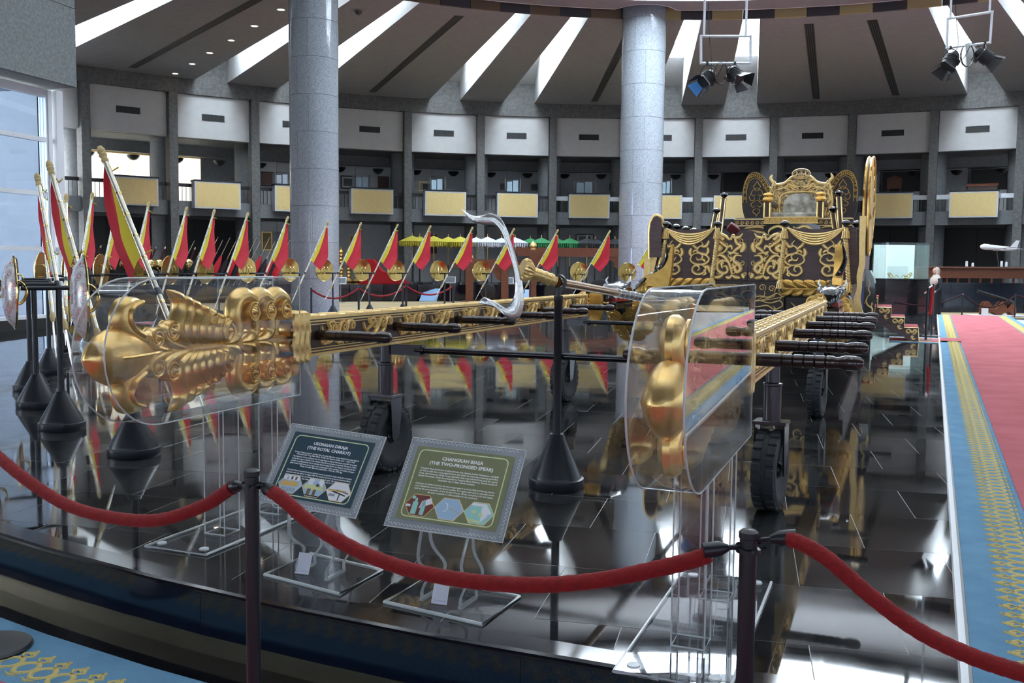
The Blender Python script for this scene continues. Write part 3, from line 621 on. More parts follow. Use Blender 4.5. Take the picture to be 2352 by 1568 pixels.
for s, xa, xb in ((-1, -1.05, -.38), (1, .52, 1.22)):
    p = MB().cbox(xa, xb, 7.05, 7.12, .55, .93, .008).build('lower_board', M['wood'], ch); m = MB(); cx = (xa + xb) / 2 - .1; P = XZ(7.045)
    for q in (-1, 1):
        for L in ([(0, .78), (.06, .83), (.12, .8), (.17, .84), (.2, .87)], [(.02, .74), (.07, .7), (.12, .73), (.1, .78), (.06, .77)], [(0, .84), (.03, .8), (0, .76)]): m.ribbon([(cx + q * a, b) for a, b in c2(L, 6)], .009, .015, P, .5)
    m.build('scroll_carving', M['goldp'], p)
# gold-edged prow boards, sinuous post, mudguards, wing fans
m = MB().prism([(-1.15, 1.40), (-1.155, 1.7), (-1.14, 1.83), (-1.105, 1.895), (-1.06, 1.91), (-1.015, 1.87), (-1.0, 1.78), (-1.0, 1.4)], -.1, .1, XZ(6.98)).build('prow_board', M['panelw'], ch)
MB().tube([(x, 6.92, z) for x, z in c2([(-1.15, 1.38), (-1.16, 1.7), (-1.145, 1.83), (-1.105, 1.905), (-1.06, 1.915), (-1.01, 1.87), (-.995, 1.78)], 5)], .028, 8).build('gold_rim', M['goldp'], m)
MB().prism([(-1.22, 1.10), (-1.23, 1.3), (-1.22, 1.41), (-1.12, 1.42), (-1.1, 1.38), (-1.15, 1.34), (-1.13, 1.1)], -.06, .06, XZ(6.98)).build('prow_bracket', M['goldp'], ch)
MB().prism(c2([(1.335, 1.89), (1.34, 1.55), (1.345, 1.34), (1.325, 1.2), (1.33, 1.05), (1.30, .9), (1.31, .75), (1.325, .62)], 6) + c2([(1.385, .62), (1.40, .78), (1.375, .92), (1.385, 1.05), (1.39, 1.2), (1.41, 1.34), (1.405, 1.6), (1.405, 1.89)], 6), -.05, .05, XZ(6.92)).build('sinuous_post', M['goldp'], ch)
MB().prism(c2([(-1.06, 1.40), (-1.10, 1.2), (-1.08, 1.0), (-1.10, .8), (-1.08, .6)], 6) + c2([(-1.13, .6), (-1.16, .8), (-1.14, 1.0), (-1.16, 1.2), (-1.14, 1.4)], 6), -.05, .05, XZ(6.98)).build('sinuous_post', M['goldp'], ch)
for s in (-1, 1):
    X = lambda a: BX + s * (a - BX)
    prof = [(1.40, .60), (1.40, 1.27), (1.46, 1.26), (1.505, 1.17), (1.53, 1.05), (1.53, .8), (1.50, .60)]
    g = MB().prism([(X(a), b) for a, b in prof], -.75, .25, XZ(7.5)).build('mudguard', M['lacq'], ch)
    m = MB()
    for L, w in (([(1.45, 1.16), (1.465, 1.10), (1.45, 1.04), (1.47, .99), (1.46, .95)], .008), ([(1.46, .97), (1.43, .9), (1.45, .84), (1.50, .80), (1.49, .73), (1.45, .76)], .012), ([(1.43, .9), (1.415, .86)], .008), ([(1.5, .88), (1.49, .82)], .009), ([(1.44, .72), (1.43, .66), (1.42, .62)], .009)): m.ribbon([(X(a), b) for a, b in c2(L, 6)], w, .008, XZ(7.24), .5)
    m.build('flame_ornament', M['goldp'], g)
    # wing fan: scalloped board with layered feathers, standing along the side
    if s > 0:
        Pn = plane((X(1.375), 7.9, .06), (s * .035, 1, 0), (0, 0, 1)) @ Matrix.Diagonal((.95, .96, 1, 1)); out = c2([(0, 1.80), (.02, 2.3), (.25, 2.62), (.75, 2.80), (1.1, 2.74), (1.28, 2.45), (1.32, 2.15), (1.2, 1.92), (.8, 1.62), (.4, 1.45), (.1, 1.5)], 6)
        fb = MB().prism(out, -.02, .02, Pn).build('wing_fan', M['panelw'], ch); m = MB()
        for q in (.027, -.027):
            Pq = Pn @ Matrix.Translation((0, 0, q)); hq = .015 if q > 0 else -.015
            for k in range(9):
                a = R(10 + 19 * k); ex, ez = .55 + .68 * cos(a), 2.1 + .62 * sin(a)
                m.ribbon(c2([(.45, 1.95), (.45 + (ex - .45) * .5 - .08, 1.95 + (ez - 1.95) * .6), (ex, ez)], 6), .045, hq, Pq, .7)
            for k in range(6):
                a = R(-10 - 24 * k); ex, ez = .55 + .66 * cos(a), 2.0 + .52 * sin(a)
                m.ribbon(c2([(.55, 1.98), (.55 + (ex - .55) * .55, 1.98 + (ez - 1.98) * .5), (ex, ez)], 5), .085, hq, Pq, .8)
            m.tube([Pq @ Vector((a, b, 0)) for a, b in out], .018, 6, close=True)
        m.build('feathers', M['goldd'], fb)
    # side rail with black knobs
    r = MB().cbox(X(1.31) - .03, X(1.31) + .03, 7.1, 10.6, 1.70, 1.755, .008).build('side_rail', M['wood'], ch)
    for y in (7.41, 7.98, 8.64, 9.26, 9.85, 10.45): MB().lathe([(.016, 0), (.02, .03), (.05, .05), (.06, .072), (.05, .092), (.02, .105), (0, .108)], 12, Matrix.Translation((X(1.29), y, 1.755))).build('knob', M['lacq'], r)
    for y, dz in ((9.0, 0), (9.8, .28)):
        m = MB(); m.tube([(X(.97 + dz * .1), y, 1.75), (X(.92 + dz * .1), y, 2.05 + dz)], .04, 8); m.build('leaning_post', M['wood'], ch)
        o = MB()
        for a in (-.03, .03): o.tube([(X(.97 + dz * .1) + a, y - .035, 1.75), (X(.92 + dz * .1) + a, y - .035, 2.04 + dz)], .012, 6)
        o.build('post_trim', M['goldp'], ch); MB().lathe([(.016, 0), (.05, .03), (.06, .05), (.05, .07), (0, .085)], 12, Matrix.Translation((X(.92 + dz * .1), y, 2.05 + dz))).build('knob', M['lacq'], ch)
M['wingw'] = mat('near_black_brown_wood', (.022, .014, .012), .45)
# ---- stage with frieze and throne
MB().cbox(-.76, 1.09, 11.3, 14.2, 1.10, 2.10, .01).build('throne_stage', M['panelw'], ch)
fz = MB().box(-.77, 1.10, 11.24, 11.3, 1.965, 2.085).build('frieze', M['wood'], ch); m = MB()
for z in (1.972, 2.078): m.box(-.77, 1.10, 11.225, 11.24, z - .008, z + .008)
for k in range(22): m.ribbon(spiral(-.72 + k * .083, 2.025, .034, .006, 180, 1.4, 14), .007, .012, XZ(11.238), .2)
m.build('scroll_band', M['goldp'], fz)
dz = MB().box(-.25, .57, 11.0, 11.3, 1.995, 2.10).build('throne_step', M['goldd'], ch); m = MB()
for z in (2.0, 2.095): m.box(-.26, .58, 10.985, 11.3, z - .008, z + .008)
for k in range(10): m.ribbon(spiral(-.205 + k * .082, 2.047, .034, .006, 180, 1.4, 14), .007, .012, XZ(10.998), .2)
m.build('scroll_band', M['goldp'], dz)
m = MB()
for L, w in (([(-.6, 1.93), (-.4, 1.96), (-.2, 1.92)], .03), ([(.55, 1.92), (.75, 1.96), (.95, 1.92)], .03), ([(-.55, 1.9), (-.3, 1.86), (-.1, 1.78)], .03), ([(.85, 1.82), (.93, 1.92), (1.0, 1.84)], .02), ([(-.28, 1.84), (-.2, 1.9), (-.12, 1.84)], .02)): m.ribbon(c2(L, 6), w, .02, XZ(11.29), .6)
m.build('scroll_carving', M['goldp'], ch)
ap = MB().prism(c2([(-.22, 1.84), (-.2, 1.98), (.55, 1.98), (.58, 1.84), (.4, 1.80), (.17, 1.86), (-.04, 1.80), (-.22, 1.84)], 5), -.03, .03, XZ(11.05)).build('curved_apron', M['lacq'], ch); m = MB()
for s in (-1, 1): m.ribbon([(.17 + s * a, b) for a, b in c2([(.03, 1.95), (.08, 1.91), (.2, 1.95), (.32, 1.9), (.35, 1.83)], 6)], .03, .02, XZ(11.015), .6)
m.build('gold_scroll', M['goldp'], ap)
# armchair throne
dam = mat('grey_brown_damask', (.52, .48, .40), .6, var=(.16, .14, .11), scale=7, detail=2)
th = link(bpy.data.objects.new('throne', None), ch)
MB().cbox(-.24, .56, 11.5, 12.7, 2.10, 2.20, .03).build('seat', dam, th)
for s in (-1, 1):
    X = lambda a: .16 + s * a
    m = MB(); m.cbox(X(.42) - .055, X(.42) + .055, 11.45, 11.56, 2.10, 2.38, .01); m.cbox(X(.42) - .05, X(.42) + .05, 11.5, 12.6, 2.34, 2.42, .015); m.build('arm', M['wood'], th)
    m = MB(); m.lathe([(.075, 0), (.09, .03), (.07, .07), (.085, .11), (.06, .14), (0, .15)], 10, Matrix.Translation((X(.42), 11.5, 2.38)))
    for a in (-.045, .045): m.tube([(X(.42) + a, 11.44, 2.1), (X(.42) + a, 11.44, 2.36)], .014, 6)
    m.build('arm_finial', M['goldd'], th)
bk = c2([(-.36, 2.14), (-.37, 2.5), (-.33, 2.7), (-.30, 2.745), (-.12, 2.78), (.0, 2.88), (.16, 2.93), (.32, 2.88), (.44, 2.78), (.62, 2.745), (.65, 2.7), (.69, 2.5), (.68, 2.14)], 5)
MB().prism(bk, -.04, .04, XZ(12.7)).build('backrest', mat('gilt_openwork', (.78, .58, .27), .4, .5, var=(.10, .06, .03), scale=26, detail=1), th)
m = MB(); P = XZ(12.655)
m.ribbon(bk, .022, .03, P, 0); m.ribbon(c2([(-.26, 2.2), (-.26, 2.66), (.58, 2.66), (.58, 2.2)], 8), .012, .02, P, 0); m.ribbon(c2([(-.18, 2.2), (-.17, 2.56), (.16, 2.62), (.49, 2.56), (.5, 2.2)], 8), .02, .03, P, 0)
for s in (-1, 1):
    for L, w in (([(.0, 2.72), (.1, 2.70), (.2, 2.76), (.26, 2.70), (.36, 2.72)], .022), ([(.1, 2.78), (.2, 2.82), (.3, 2.76), (.4, 2.74)], .02), ([(.46, 2.2), (.50, 2.3), (.45, 2.4), (.51, 2.5), (.46, 2.6), (.50, 2.68)], .026), ([(.36, 2.2), (.38, 2.34), (.34, 2.46), (.38, 2.56), (.3, 2.62)], .02), ([(.24, 2.6), (.18, 2.63), (.1, 2.62)], .018), ([(.42, 2.62), (.3, 2.69), (.14, 2.64)], .014), ([(.5, 2.72), (.47, 2.78), (.52, 2.86), (.49, 2.93)], .03), ([(.46, 2.7), (.43, 2.76), (.46, 2.82)], .02), ([(.55, 2.6), (.50, 2.66), (.54, 2.72)], .02), ([(.55, 2.44), (.5, 2.5), (.54, 2.56)], .022), ([(.54, 2.28), (.5, 2.35), (.54, 2.42)], .022), ([(.02, 2.66), (.1, 2.72), (.16, 2.80)], .02), ([(.03, 2.64), (.14, 2.68), (.22, 2.77)], .018)):
        m.ribbon([(.16 + s * a, b) for a, b in c2(L, 6)], w, .03, P, .6)
m.build('gilt_carving', M['goldp'], th)
MB().prism(c2([(-.12, 2.2), (-.12, 2.42), (-.02, 2.55), (.16, 2.59), (.34, 2.55), (.44, 2.42), (.44, 2.2)], 6), -.03, .03, XZ(12.62)).build('back_pad', dam, th)
em = MB().prism([(.16 + .15 * cos(a * pi / 16) * (1 if abs(cos(a * pi / 16)) < 2 else 1), 2.93 + .085 * sin(a * pi / 16)) for a in range(32)], -.03, .03, XZ(12.66)).build('emblem_plaque', mat('navy_enamel', (.03, .035, .09), .4), th); m = MB(); P = XZ(12.628)
m.ribbon([(.16 + .15 * cos(a * pi / 16), 2.93 + .085 * sin(a * pi / 16)) for a in range(33)], .01, .015, P, 0); m.ribbon([(.16 + .125 * cos(a * pi / 16), 2.93 + .065 * sin(a * pi / 16)) for a in range(33)], .005, .01, P, 0)
for L, w in (([(.1, 2.885), (.16, 2.88), (.22, 2.885)], .008), ([(.16, 2.885), (.16, 2.99)], .006), ([(.13, 2.93), (.12, 2.90), (.16, 2.895), (.2, 2.90), (.19, 2.93)], .006), ([(.13, 2.955), (.16, 2.965), (.19, 2.955)], .008)): m.ribbon(c2(L, 5), w, .01, P, 0)
for s in (-1, 1): m.ribbon([(.16 + s * a, b) for a, b in ((.085, 2.89), (.075, 2.92), (.07, 2.955), (.08, 2.97))], .014, .012, P, 0)
m.build('emblem', M['goldp'], em)
for s in (-1, 1):                                       # tall curved wing panels behind the throne
    X = lambda a: .12 + s * (a - .12)
    pts = [(1.02, 2.08), (1.10, 2.35), (1.11, 2.65), (1.07, 2.86), (.98, 2.98), (.88, 3.01), (.76, 2.94), (.64, 2.76), (.56, 2.6), (.52, 2.08)]
    w = MB().prism([(X(a), b) for a, b in c2(pts, 5)], -.05, .05, XZ(12.85)).build('wing_panel', M['wingw'], ch); m = MB(); P = XZ(12.795)
    e1 = c2([(1.09, 2.45), (1.085, 2.7), (1.04, 2.87), (.97, 2.96), (.88, 2.985), (.77, 2.92), (.66, 2.75), (.6, 2.63)], 5); e2 = c2([(1.035, 2.45), (1.03, 2.68), (.99, 2.82), (.93, 2.88), (.87, 2.89), (.79, 2.83), (.7, 2.68), (.62, 2.58)], 5)
    m.ribbon([(X(a), b) for a, b in e1], .008, .012, P, 0); m.ribbon([(X(a), b) for a, b in e2], .006, .01, P, 0)
    for k in range(1, 17): i = k * 2; a, b = e1[i]; c_, d_ = e2[i]; m.ribbon([(X(q), r_) for q, r_ in spiral((a + c_) / 2, (b + d_) / 2, .03, .005, 40 * k, 1.2, 12)], .007, .01, P, .2)
    for q in (-1, 1):
        for L in ([(0, 2.84), (.03, 2.78), (.06, 2.74), (.03, 2.69), (0, 2.72)], [(0, 2.66), (.06, 2.68), (.1, 2.62), (.06, 2.57), (.02, 2.6)], [(.1, 2.62), (.13, 2.55), (.1, 2.49), (.05, 2.5), (.04, 2.55)], [(.0, 2.5), (.06, 2.46), (.1, 2.42), (.06, 2.37), (.02, 2.4)], [(0, 2.34), (.05, 2.33), (.06, 2.28), (.02, 2.25), (0, 2.2)]): m.ribbon([(X(.85) + q * a, b) for a, b in c2(L, 5)], .007, .01, P, .3)
    m.build('diamond_scrollwork', M['goldd'], w)
# ---- naga figureheads where beams meet the body
for s in (-1, 1):
    x0 = -1.0 if s < 0 else 1.12
    nk = MB().tube(catm([(x0, 4.85, .99), (x0, 5.1, .86), (x0, 5.5, .77), (x0, 6.2, .8), (x0, 7.0, .86)], 5), [.10, .115, .13, .15, .165, .18, .19, .2, .205, .21, .21, .21, .21, .21, .21, .2, .2, .2, .19, .18, .17], 14).build('naga_neck', M['lacq'], ch)
    sc0 = None
    for r_ in range(5):
        for c_ in range(6):
            y = 5.0 + r_ * .13 + .04 * (c_ % 2); a = R(-95 + 38 * (c_ - 2.5) + 90 * 0); rr = .15 + .018 * r_; zc = .90 - .05 * r_
            px_, pz_ = x0 + rr * sin(R(-100 + 40 * c_)), zc + rr * cos(R(-100 + 40 * c_)) * -1
            if sc0 is None:
                m = MB(); m.lathe([(.078, 0), (.076, .012), (.05, .016), (.03, .026), (.015, .03), (0, .034)], 14); m.tube([(a_, b_, .024) for a_, b_ in spiral(0, 0, .06, .012, 0, 1.3, 16)], .005, 5); sc0 = o = m.build('scale', M['goldd'], nk)
            else: o = inst(sc0, nk)
            n_ = Vector((px_ - x0, -.16, pz_ - zc)).normalized(); o.location = (px_, y - .06, pz_); o.rotation_euler = n_.to_track_quat('Z', 'Y').to_euler()
    m = MB(); m.prism(c2([(-.20, 1.06), (-.23, .9), (-.12, .84), (.06, .88), (.16, 1.05), (.20, 1.3), (.2, 1.55), (.12, 1.3), (-.02, 1.2), (-.14, 1.16), (-.20, 1.06)], 5), -.05, .05, XZ(6.35, x0 + .06) if s < 0 else plane((x0 + .02, 6.35, 0), (0, 1, 0), (0, 0, 1))); md = m.build('tail_medallion', M['goldd'], nk)
    MB().tube([(x0 + .06 + a, 6.29, b) for a, b in spiral(-.06, 1.0, .10, .03, 120, 1.3, 24)], [.006 + .012 * i / 24 for i in range(25)], 6).build('spiral_ridge', M['goldd'], md)
    m = MB(); fx = .5 + .5 * (s < 0); m.tube(catm([(x0 + .20 * fx - .04 * (s > 0), 6.25, 1.56), (x0 + .19 * fx, 6.3, 1.38), (x0 + .08 * fx, 6.35, 1.22), (x0 - .10 * fx, 6.3, 1.10), (x0 - .14 * fx, 6.1, 1.0)], 5), [.004 + .026 * sin(pi * i / 20) + .01 * i / 20 for i in range(21)], 8); m.build('tail_fin', M['lacq'], nk)
    hd = MB(); hx = x0 + .06
    v = []; ys = (4.18, 4.2, 4.28, 4.4, 4.52, 4.66, 4.8, 4.92); ws = (.03, .07, .10, .115, .125, .13, .115, .08); zt = (1.03, 1.06, 1.09, 1.105, 1.125, 1.12, 1.09, 1.05); n = 12
    for y, w_, z_ in zip(ys, ws, zt):
        for k in range(n): a = 2 * pi * k / n; v.append((hx + w_ * cos(a), y, (z_ - .07) + (.07 if sin(a) > 0 else .045) * sin(a)))
    hd.add(v, [(i * n + k, i * n + (k + 1) % n, (i + 1) * n + (k + 1) % n, (i + 1) * n + k) for i in range(7) for k in range(n)] + [tuple(range(n)), tuple(range(7 * n, 8 * n))])
    h_ = hd.build('naga_head', M['lacq'], nk)
    MB().prism([(hx - .08, 4.24), (hx + .08, 4.24), (hx + .1, 4.7), (hx - .1, 4.7)], .92, .96).build('mouth', mat('red_lacquer', (.35, .015, .01), .3), nk)
    m = MB().prism([(hx - .09, 4.22), (hx + .09, 4.22), (hx + .11, 4.8), (hx - .11, 4.8)], .85, .905).build('lower_jaw', M['lacq'], nk)
    m = MB(); e = MB()
    for q in (-1, 1):
        e.lathe([(0, .022), (.012, .018), (.022, .006), (.024, -.01)], 12, Matrix.Translation((hx + q * .108, 4.52, 1.075)) @ Matrix.Rotation(q * R(80), 4, 'Y') @ Matrix.Rotation(R(25) * q, 4, 'X'))
        m.lathe([(0, .026), (.008, .023), (.011, .018)], 10, Matrix.Translation((hx + q * .108, 4.515, 1.075)) @ Matrix.Rotation(q * R(80), 4, 'Y') @ Matrix.Rotation(R(25) * q, 4, 'X'))
    e.build('eye', M['whitem'], nk); m.build('pupil', M['black'], nk)
    m = MB()
    for q in (-1, 1):
        for y in (4.26, 4.6): m.lathe([(.014, 0), (.012, -.03), (.002, -.05)], 6, Matrix.Translation((hx + q * .075, y, .98)))
        m.tube([(hx + q * .1, 4.58, 1.1), (hx + q * .13, 4.62, 1.13), (hx + q * .12, 4.68, 1.17)], [.012, .01, .002], 5)
    m.build('fang', M['whitem'], nk)
    MB().prism([(-.06, .74), (-.075, .86), (-.07, 1.0), (-.03, 1.04), (.03, 1.04), (.06, 1.0), (.065, .86), (.05, .76), (.0, .68)], -.03, .03, XZ(4.12, x0 - .02)).build('shield_bracket', M['goldd'], ch)
# padded step leaning inside, left of the throne
MB().cbox(-.08, .08, -.06, .06, 0, .12, .015).build('padded_step', mat('dark_red_pad', (.13, .01, .015), .6), ch, (-.52, 9.3, 1.80), (R(20), R(35), R(20)))
# ---- boarding steps at the far right side
st = thing('boarding_steps', 'small wooden boarding steps with red treads and gold scrolls beside the chariot', 'steps', (.294, 5.49, 0), -CHA)
prof = [(2.19, 0), (2.17, .25), (1.94, .25), (1.94, .43), (1.71, .43), (1.71, .60), (1.48, .60), (1.48, .77), (1.40, .77), (1.40, .36), (2.10, 0)]
for y in (13.45, 14.45):
    s_ = MB().prism(prof, -.02, .02, XZ(y)).build('side_board', M['panelw'], st)
    if y < 14:
        m = MB(); P = XZ(13.428)
        m.ribbon(prof[:9], .009, .01, P, 0)
        for k in range(4):
            ox, oz = 2.17 - .23 * k, .25 + (.177 * k)
            for L, w in (([(-.2, -.05), (-.15, -.03), (-.1, -.08), (-.06, -.04), (-.03, -.06), (-.05, -.10), (-.09, -.12)], .021), ([(-.2, -.05), (-.17, -.09), (-.12, -.085)], .018), ([(-.06, -.16), (-.1, -.15), (-.08, -.2), (-.03, -.19)], .018)): m.ribbon([(ox + a, oz + b) for a, b in c2(L, 5)], w, .01, P, .4)
        m.build('gold_scrolls', M['goldp'], s_)
redt = mat('red_step_carpet', (.30, .03, .04), .95)
for k in range(4):
    MB().cbox(1.94 - .23 * k, 2.18 - .23 * k, 13.46, 14.44, .235 + .1775 * k, .265 + .1775 * k, .008).build('tread', redt, st)
    MB().box(2.155 - .23 * k, 2.165 - .23 * k, 13.46, 14.44, .08 + .1775 * k, .24 + .1775 * k).build('riser', M['panelw'], st)
# ================================================================ DISPLAY CASES, SPEAR, SIGNS
def acrylic_case(label, x0, x1, y0, y1, posts, base, fm='case'):
    zc, hr = .90, .30; c = thing('acrylic_case', label, 'display case', (.294, 5.49, 0), -CHA)
    yc = y0 + hr; out = [(yc - hr * cos(R(a)), zc + hr * sin(R(a))) for a in range(-90, 91, 10)]      # rounded nose, then straight back
    out = out + [(y1, zc + hr), (y1, zc - hr)]; P = lambda x: plane((x, 0, 0), (0, 1, 0), (0, 0, 1))
    for x in (x0, x1):
        MB().prism(out, -.0025, .0025, P(x)).build('side_sheet', M['acryl'], c, smooth=0)
        m = MB(); m.tube([(x, a, b) for a, b in out], .0034, 6, close=True); m.build('cut_edge', M['edge'], c)
    m = MB(); n = len(out); v = [(x, a, b) for x in (x0, x1) for a, b in out[:-1]]
    k = n - 1; m.add(v, [(i, i + 1, k + i + 1, k + i) for i in range(k - 1)]); m.build('bent_sheet', M['acryl'], c)
    MB().box(x0, x1, yc, y1, zc - hr, zc - hr + .005).build('bottom_sheet', M['acryl'], c, smooth=0)
    for px, py in posts:
        m = MB(); w = .055
        for ax, ay in ((-w, -w), (w, -w), (w, w), (-w, w)): pass
        for (ax, ay), (bx, by) in (((-w, -w), (w, -w)), ((w, -w), (w, w)), ((w, w), (-w, w)), ((-w, w), (-w, -w))): m.add([(px + ax, py + ay, .012), (px + bx, py + by, .012), (px + bx, py + by, zc - hr), (px + ax, py + ay, zc - hr)], [(0, 1, 2, 3)])
        p = m.build('post', M['acryl'], c, smooth=0); m = MB()
        for ax, ay in ((-w, -w), (w, -w), (w, w), (-w, w)): m.tube([(px + ax, py + ay, .012), (px + ax, py + ay, zc - hr)], .003, 5)
        m.tube([(px - w, py - w, .016), (px + w, py - w, .016), (px + w, py + w, .016), (px - w, py + w, .016)], .004, 5, close=True); m.build('post_edge', M['edge'], p)
    bx0, bx1, by0, by1 = base; b = MB().box(bx0, bx1, by0, by1, .001, .013).build('base_plate', M['acrylh'], c, smooth=0)
    m = MB(); m.tube([(bx0, by0, .008), (bx1, by0, .008), (bx1, by1, .008), (bx0, by1, .008)], .0062, 6, close=True); m.build('cut_edge', M['edge'], b)
    for ax, ay in ((bx0 + .05, by0 + .05), (bx1 - .05, by0 + .05), (bx1 - .05, by1 - .05), (bx0 + .05, by1 - .05)): MB().lathe([(0, .0135), (.022, .0135), (.02, .019), (0, .02)], 12, Matrix.Translation((ax, ay, 0))).build('screw_cap', M['edge'], b)
    return c
acrylic_case('clear acrylic case on two square posts over the gilded pole tip nearer the window wall', -1.235, -1.075, -2.34, -1.02, [(-1.155, -1.55), (-1.155, -1.13)], (-1.33, -1.0, -1.86, -.72))
acrylic_case('clear acrylic case over the gilded pole tip facing us, beside the red carpet', 1.055, 1.215, -2.66, -1.30, [(1.135, -2.05), (1.135, -1.55)], (.955, 1.31, -2.36, -1.28))
# ---- two-pronged spear on a pole stand
sd = thing('spear_stand', 'black pole stand with cone foot holding up the silver crescent spear', 'stand', (.261, 5.52, 0))
def cone_base(par, h=.30, r=.165): return MB().lathe([(0, 0), (r, 0), (r + .004, .012), (r + .004, .055), (r - .01, .06), (r - .012, .075), (.045, h - .015), (.04, h), (0, h)], 32).build('cone_foot', M['blackp'], par)
M['blackp'] = mat('black_plastic', (.008, .010, .016), .36)
cone_base(sd, .31, .155); m = MB(); m.lathe([(.024, .30), (.024, 1.06), (.026, 1.065), (.026, 1.10), (.014, 1.10), (.014, 1.15)], 16); m.build('pole', M['blackp'], sd)
m = MB(); m.lathe([(.032, -.02), (.045, -.02), (.045, .02), (.032, .02), (.032, -.02)], 20, Matrix.Translation((0, 0, 1.175)) @ Matrix.Rotation(R(75), 4, 'Z') @ Matrix.Rotation(pi / 2, 4, 'Y')); m.build('ring_clamp', M['blackp'], sd)
sp = thing('crescent_spear', 'long gilded spear with engraved silver crescent blade resting on a black stand', 'spear', (0, 0, 0))
Pa, Pb = Vector((.06, 5.46, 1.245)), Vector((.262, 5.53, 1.175)); dr = Vector((.90, 6.9, 1.055)) - Pb; dr.normalize()
def axis(t): return Pb + dr * t
d0 = (Pb - Pa).normalized()
m = MB(); m.tube([Pa + d0 * t for t in (.055, .07, .1, .205)], [.03, .036, .034, .033], 16); m.build('grip', M['goldp'], sp)
m = MB()
for t in (.10, .135, .17, .20): m.tube([Pa + d0 * (t - .003), Pa + d0 * (t + .003)], .037, 16)
m.build('grip_ring', M['goldp'], sp)
m = MB(); n = 20; v = []
for i, (t, r_) in enumerate(((-.012, .06), (.0, .07), (.02, .068), (.045, .05), (.06, .034))):
    u_ = d0.cross(Vector((0, 0, 1))).normalized(); w_ = u_.cross(d0)
    for k in range(2 * n): a = pi * k / n; rr = r_ * (1 - .1 * (k % 2)); v.append(Pa + d0 * t + (u_ * cos(a) + w_ * sin(a)) * rr)
m.add(v, [(i * 2 * n + k, i * 2 * n + (k + 1) % (2 * n), (i + 1) * 2 * n + (k + 1) % (2 * n), (i + 1) * 2 * n + k) for i in range(4) for k in range(2 * n)] + [tuple(range(2 * n))]); m.build('fluted_collar', M['goldp'], sp, smooth=20)
m = MB(); m.tube([Pb - d0 * .01, axis(.02), axis(1.0), axis(3.4)], [.03, .026, .025, .022], 14); m.build('shaft', mat('bronze_brown_shaft', (.42, .27, .16), .25, .8), sp)
m = MB(); m.tube([axis(1.02), axis(2.2)], .028, 14); b_ = m.build('grey_binding', mat('grey_metal_wrap', (.30, .29, .29), .35, .7), sp); 
for k in range(12): MB().tube([axis(1.02 + .1 * k - .006), axis(1.02 + .1 * k + .006)], .031, 14).build('silver_ring', M['silver'], b_)
Q = plane((0, 5.43, 0), (1, .0, 0), (0, 0, 1)); 
INN = [(-.291, 1.581), (-.25, 1.53), (-.20, 1.50), (-.15, 1.49), (-.10, 1.487), (-.065, 1.45), (-.03, 1.38), (-.005, 1.30), (.01, 1.22), (.016, 1.16), (.01, 1.10), (-.01, 1.062), (-.04, 1.048), (-.07, 1.052), (-.11, 1.07), (-.14, 1.085), (-.165, 1.087), (-.19, 1.06)]
OUTL = [(-.291, 1.581), (-.235, 1.545), (-.19, 1.540), (-.155, 1.548), (-.125, 1.556), (-.07, 1.53), (-.03, 1.46), (-.005, 1.385), (.03, 1.28), (.05, 1.20), (.062, 1.12), (.063, 1.05), (.045, .985), (.0, .962), (-.04, .985), (-.09, 1.027), (-.13, 1.042), (-.19, 1.058)]
A_, B_ = c2(OUTL, 4), c2(INN, 4); m = MB(); n = len(A_); v = []
for (a, b), (c_, d_) in zip(A_, B_):
    for q, h_ in ((0, 0), (.22, .008), (.78, .008), (1, 0), (.78, -.008), (.22, -.008)): v.append((a + (c_ - a) * q, b + (d_ - b) * q, h_))
m.add(v, [(6 * i + k, 6 * i + (k + 1) % 6, 6 * i + 6 + (k + 1) % 6, 6 * i + 6 + k) for i in range(n - 1) for k in range(6)], Q); bo = m.build('crescent_blade', M['silver'], sp)
m = MB(); L = c2([(-.22, 1.522), (-.16, 1.522), (-.11, 1.518), (-.06, 1.47), (-.02, 1.37), (.02, 1.24), (.036, 1.13), (.03, 1.04), (.0, 1.005), (-.04, 1.018), (-.10, 1.055), (-.14, 1.066)], 8)
for off in (-.010, .010):
    m.ribbon([(a, b) for a, b in L], .004, .003, Q @ Matrix.Translation((off * .7, off * .5, .008)), 0)
for i in range(2, len(L) - 2, 2): a, b = L[i]; m.ribbon([(a + .006 * cos(t), b + .006 * sin(t)) for t in (0, 1.2, 2.4, 3.6, 4.8)], .002, .003, Q @ Matrix.Translation((0, 0, .008)), 0)
m.build('engraving', M['silver'], bo)
